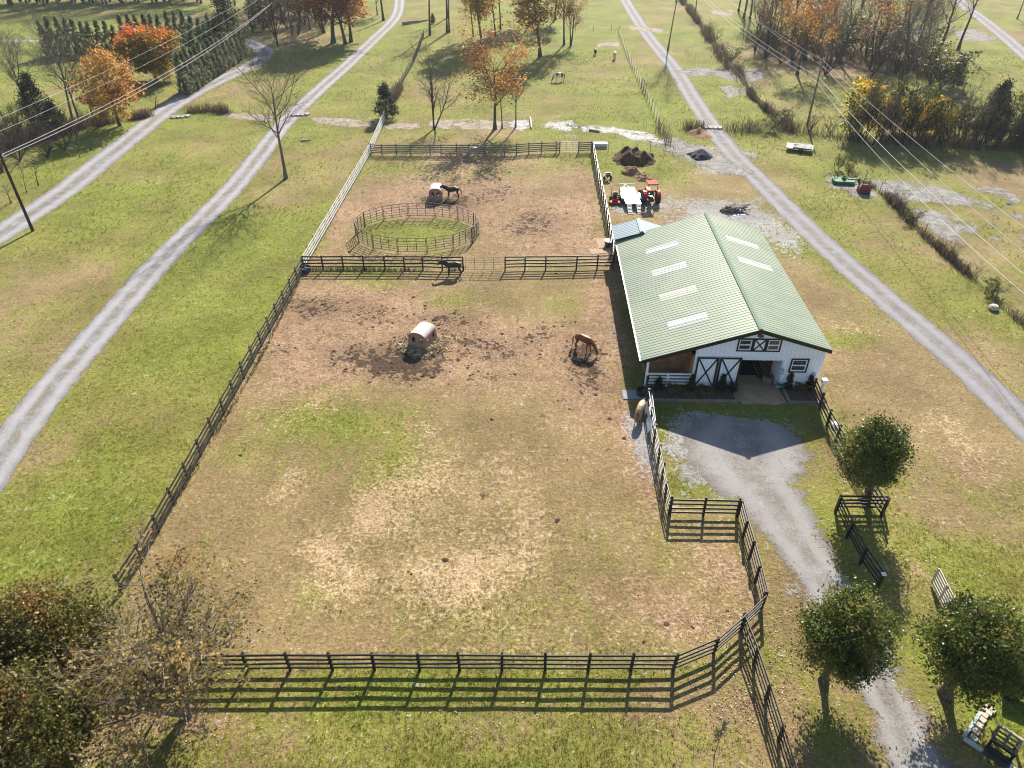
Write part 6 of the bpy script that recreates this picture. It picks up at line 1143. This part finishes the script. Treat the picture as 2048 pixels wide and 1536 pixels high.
A = at(1316, 822, 1.15); q = MB(); A0, A1 = at(1309, 868), at(1302, 812); d = A0 - A1; q.bar(Vector((-.25, 0, .60)), d + Vector((-.25, 0, .60)), .03, 1.15, (.35, 0, 1)); tag(q.build('pale_sheet', plain('pale_sheet', (.66, .66, .68), .5, .4, .12), None, A1), 'pale sheet leaning along the board fence below the barn corner', 'sheet')
# ------------------------------------------------------------------ ground cover one could not count
def sample(grid, X, Y):
    i = np.clip(np.searchsorted(gx, X) - 1, 0, len(gx) - 2); j = np.clip(np.searchsorted(gy, Y) - 1, 0, len(gy) - 2); return grid[j, i]
def off_lanes(X, Y, pad=.1):
    ok = np.ones(X.shape, bool)
    for L, w_ in zip(LANES, LW):
        A = np.array(L)
        for k in range(0, len(A) - 1, 2): a = A[k]; b = A[min(k + 2, len(A) - 1)]; e = b - a; t = np.clip(((X - a[0]) * e[0] + (Y - a[1]) * e[1]) / (e @ e + 1e-9), 0, 1); ok &= np.hypot(X - a[0] - t * e[0], Y - a[1] - t * e[1]) > w_ / 2 + pad
    bx = (X - bp.x) * math.cos(-BA) - (Y - bp.y) * math.sin(-BA); by = (X - bp.x) * math.sin(-BA) + (Y - bp.y) * math.cos(-BA)
    return ok & ~((bx > -.3) & (bx < BW + .3) & (by > -2.1) & (by < y1 + 4))
rng = np.random.default_rng(77)
def scatter(n, ylo=10, yhi=150):
    """points spread over the seen ground, denser near the camera"""
    Y = ylo * (yhi / ylo) ** rng.random(n); dep = Y * math.cos(PITCH) + CAM_H * math.sin(PITCH); return rng.uniform(-.76, .76, n) * dep, Y
X, Y = scatter(150000); l = sample(GROUND_LUSH, X, Y); d_ = sample(GROUND_DIRT, X, Y); s_ = sample(GROUND_STONE, X, Y)
keep = (rng.random(len(X)) < np.clip(l * 1.1 - d_ * .9 - s_ * .6, .03, .8)) & off_lanes(X, Y); X, Y, l = X[keep], Y[keep], l[keep]; n = len(X)
hgt = (.05 + .07 * rng.random(n)) * (1 + .9 * (Y > 60) * (vnoise(X, Y, 5, 9, 3) > .5)); B_ = 4
az = rng.uniform(0, 6.28, (n, B_)); ln = rng.uniform(.25, .8, (n, B_)); off = rng.normal(0, .05, (n, B_, 2)); px = X[:, None] + off[..., 0]; py = Y[:, None] + off[..., 1]; hh = hgt[:, None] * rng.uniform(.6, 1.3, (n, B_)); wv = .012 + .00016 * Y[:, None]
tx = px + np.cos(az) * hh * ln; ty = py + np.sin(az) * hh * ln; nxv, nyv = -np.sin(az) * wv, np.cos(az) * wv
V = np.stack([np.stack([px - nxv, py - nyv, 0 * px], -1), np.stack([px + nxv, py + nyv, 0 * px], -1), np.stack([tx, ty, hh], -1)], 2).reshape(-1, 3)
tin = np.clip(np.repeat(l, B_) * .75 + rng.normal(.12, .16, n * B_), 0, 1)
L_gr = leafy('grass_blades', [(0, (.20, .15, .06)), (.35, (.19, .18, .038)), (.7, (.16, .20, .022)), (1, (.18, .235, .025))], .5, .7)
tag(link('grass', fast_mesh('grass', V, np.arange(len(V)).reshape(-1, 3), fattrs=dict(tint=tin)), L_gr), 'short grass tufts growing over the lawns and pasture', 'grass', kind='stuff'); print('grass', n)
# trodden clods and droppings in the paddocks
X, Y = scatter(90000, 18, 92); mk = sample(GROUND_MUD, X, Y); pk = (sample(inF + inB, X, Y) > .6); k_ = (rng.random(len(X)) < np.clip(mk * .6 + .006 * sample(GROUND_DIRT, X, Y) + .0005, 0, .6)) & pk & off_lanes(X, Y); X, Y = X[k_], Y[k_]
oc = np.array([[1, 0, 0], [0, 1, 0], [-1, 0, 0], [0, -1, 0], [0, 0, 1.], [.7, .7, .35], [-.7, .7, .35], [-.7, -.7, .35], [.7, -.7, .35]]); of = np.array([[0, 5, 4], [5, 1, 4], [1, 6, 4], [6, 2, 4], [2, 7, 4], [7, 3, 4], [3, 8, 4], [8, 0, 4]])
n_ = len(X); sc = (.035 + .11 * rng.random((n_, 1, 1)) ** 2.2) * rng.uniform(.6, 1.4, (n_, 9, 3)) * np.array([1.3, 1.0, .6]); V = oc[None] * sc; a_ = rng.uniform(0, 6.28, n_); ca, sa = np.cos(a_)[:, None], np.sin(a_)[:, None]
V = np.stack([V[..., 0] * ca - V[..., 1] * sa + X[:, None], V[..., 0] * sa + V[..., 1] * ca + Y[:, None], np.maximum(V[..., 2], -.01)], -1).reshape(-1, 3); F = (of[None] + 9 * np.arange(n_)[:, None, None]).reshape(-1, 3)
tag(link('clods', fast_mesh('clods', V, F), plain('soil_clod', (.062, .040, .028), .95, .08, .55, 1.0)), 'trodden dark clods of soil and dung lying about the paddocks', 'clods', kind='stuff'); print('clods', n_)
# fallen leaves
C = []
def drop(n, cx, cy, rx, ry):
    c = at(cx, cy); a = rx / FOC * depth_at(cx, cy); b = (at(cx, cy - ry).y - at(cx, cy + ry).y) / 2; C.append(np.stack([c.x + rng.normal(0, .55, n) * a, c.y + rng.normal(0, .55, n) * b], 1))
for a in ((700, 1490, 1410, 90, 50), (420, 1560, 1300, 60, 110), (260, 1470, 1330, 50, 40), (200, 1680, 1470, 80, 70), (260, 1880, 1440, 80, 70), (160, 1770, 1060, 70, 90), (180, 1580, 1180, 50, 60), (500, 330, 1470, 170, 90), (260, 180, 1490, 120, 70), (220, 420, 1160, 160, 60), (420, 1000, 1420, 500, 60), (300, 1400, 1250, 120, 60), (240, 1900, 1180, 120, 110), (200, 1840, 900, 140, 100), (160, 1500, 900, 120, 50), (260, 560, 300, 80, 60)): drop(*a)
C = np.concatenate(C); C = C[(C[:, 1] > 11) & (C[:, 1] < 120)]
sz = .075 + .0011 * C[:, 1]; Vl, Fl = kites(rng, np.concatenate([C, np.full((len(C), 1), .035)], 1), sz, 0); Vl[:, 2] = .03 + (Vl[:, 2] - .035) * .3; Vl[:, 2] = np.maximum(Vl[:, 2], .004)
L_li = leafy('dead_leaves', [(0, (.09, .05, .03)), (.4, (.24, .14, .08)), (.75, (.42, .29, .19)), (1, (.58, .47, .36))], .15, .8)
tag(link('fallen_leaves', fast_mesh('fallen_leaves', Vl, Fl, fattrs=dict(tint=rng.random(len(Fl)))), L_li), 'dry tan leaves fallen around the trees and fences', 'leaves', kind='stuff')
X, Y = scatter(16000, 70, 190); m_ = np.zeros(len(X), bool); lit = blobs([(690, 110, 60, 20, 1), (660, 140, 60, 20, 1), (620, 120, 80, 30, 1), (760, 130, 16, 50, .8), (560, 60, 100, 40, 1), (1560, 180, 60, 40, .7), (1680, 120, 150, 60, 1), (1890, 80, 90, 40, .8), (990, 262, 70, 8, .7), (1700, 270, 300, 12, .6)])
k_ = (rng.random(len(X)) < np.clip(sample(np.clip(lit, 0, 1), X, Y), 0, .9)) & off_lanes(X, Y, -.6); X, Y = X[k_], Y[k_]; Vl, Fl = kites(rng, np.stack([X, Y, np.full(len(X), .05)], 1), np.full(len(X), .22), 0); Vl[:, 2] = .04 + (Vl[:, 2] - .05) * .3; Vl[:, 2] = np.maximum(Vl[:, 2], .006)
tag(link('fallen_leaves', fast_mesh('fallen_leaves', Vl, Fl, fattrs=dict(tint=rng.random(len(Fl)))), L_li), 'russet leaf litter under the far woods and groves', 'leaves', kind='stuff')
# tall dead weeds along fence rows and the creek
L_we = leafy('dead_weeds', [(0, (.060, .044, .034)), (.5, (.155, .112, .078)), (.85, (.28, .21, .14)), (1, (.15, .14, .05))], .2, .9)
def weeds(label, pts, per_m, width, h, seed):
    r = np.random.default_rng(seed); P = [at(*p) for p in pts]; Q = []
    for a, b in zip(P, P[1:]):
        n = int((b - a).length * per_m); t = r.random(n); Q.append(np.stack([a.x + (b.x - a.x) * t, a.y + (b.y - a.y) * t], 1))
    Q = np.concatenate(Q); dens = vnoise(Q[:, 0], Q[:, 1], 3.0, seed, 2); k_ = dens > r.uniform(.22, .60, len(Q)); Q = Q[k_]; dens = dens[k_]; Q = Q + r.normal(0, width * .4, Q.shape); n = len(Q)
    hh = h * r.uniform(.35, 1.2, n) * (.4 + dens); az = r.uniform(0, 6.28, n); ln = r.uniform(.05, .6, n); wv = r.uniform(.012, .035, n)
    nx_, ny_ = -np.sin(az) * wv, np.cos(az) * wv; tx, ty = Q[:, 0] + np.cos(az) * hh * ln, Q[:, 1] + np.sin(az) * hh * ln; z = np.zeros(n)
    V = np.stack([np.stack([Q[:, 0] - nx_, Q[:, 1] - ny_, z], 1), np.stack([Q[:, 0] + nx_, Q[:, 1] + ny_, z], 1), np.stack([tx + nx_ * .6, ty + ny_ * .6, hh], 1), np.stack([tx - nx_ * .6, ty - ny_ * .6, hh], 1)], 1).reshape(-1, 3)
    tag(link('weeds', fast_mesh('weeds', V, np.arange(n * 4).reshape(-1, 4), fattrs=dict(tint=np.clip(r.normal(.45, .25, n), 0, 1))), L_we), label, 'weeds', kind='stuff')
weeds('tall dead weeds along the fence row beside the limestone ledges', [(1700, 352), (1740, 372), (1770, 392), (1805, 425), (1845, 470), (1880, 500), (1930, 545), (1990, 598), (2060, 662)], 170, .6, .75, 1)
weeds('thick brown weeds along the upper fence row past the stone lane', [(1408, 62), (1430, 98), (1450, 128), (1480, 150)], 70, 1.3, 1.6, 2); weeds('thin weeds at the leaning post fence above the creek', [(1480, 150), (1500, 190), (1530, 220), (1582, 262)], 120, .5, .9, 3); weeds('weeds on the fence row at the top of the picture beyond the lane', [(1362, 0), (1385, 30), (1405, 58)], 160, .7, 1.4, 4)
weeds('brown brush filling the creek bank past the stone lane', [(1445, 262), (1500, 262), (1580, 262), (1640, 270), (1700, 280)], 75, 2.0, 1.2, 5); weeds('brown brush on the creek bank before the stone lane', [(1370, 258), (1405, 258)], 130, .9, 1.2, 6); weeds('brown brush on the creek bank between lane and track', [(372, 226), (420, 222), (470, 228)], 180, .9, 1.1, 7); weeds('dark scrub along the ditch below the orange tree', [(200, 250), (250, 242), (300, 232)], 260, 1.0, 1.0, 8)
weeds('ragged dark brush at the pasture fence above the cedar', [(786, 205), (800, 178)], 200, .7, 1.5, 9); weeds('dead stalks at the end of the pasture wire fence', [(1318, 255), (1338, 290), (1350, 305)], 22, .9, 1.4, 10); weeds('undergrowth on the floor of the woods', [(1510, 80), (1600, 100), (1700, 110), (1800, 130), (1880, 160)], 200, 5.5, 1.4, 11); weeds('undergrowth on the floor of the creek thicket', [(1700, 280), (1850, 288), (2060, 298)], 260, 1.8, 1.2, 12); weeds('dead weeds in the brush below the wires', [(-20, 300), (60, 285), (140, 262), (210, 240)], 240, 2.5, 1.1, 13); weeds('green weeds under the cross fence', [(610, 540), (760, 540), (920, 540)], 60, .15, .28, 14)
weeds('weedy edge round the big paddock', [(300, 1090), (420, 890), (520, 720), (600, 560)], 26, .2, .25, 15)
# ------------------------------------------------------------------ the air between
hz = bpy.data.materials.new('haze'); hz.use_nodes = True; t_ = hz.node_tree; t_.nodes.clear(); o_ = t_.nodes.new('ShaderNodeOutputMaterial'); pv = t_.nodes.new('ShaderNodeVolumePrincipled'); pv.inputs['Color'].default_value = (.80, .88, 1, 1); pv.inputs['Density'].default_value = HAZE; pv.inputs['Anisotropy'].default_value = .35; t_.links.new(pv.outputs[0], o_.inputs['Volume'])
q = MB(); q.box((0, 500, 21), (2400, 2000, 44)); tag(q.build('haze', hz), kind='stuff')
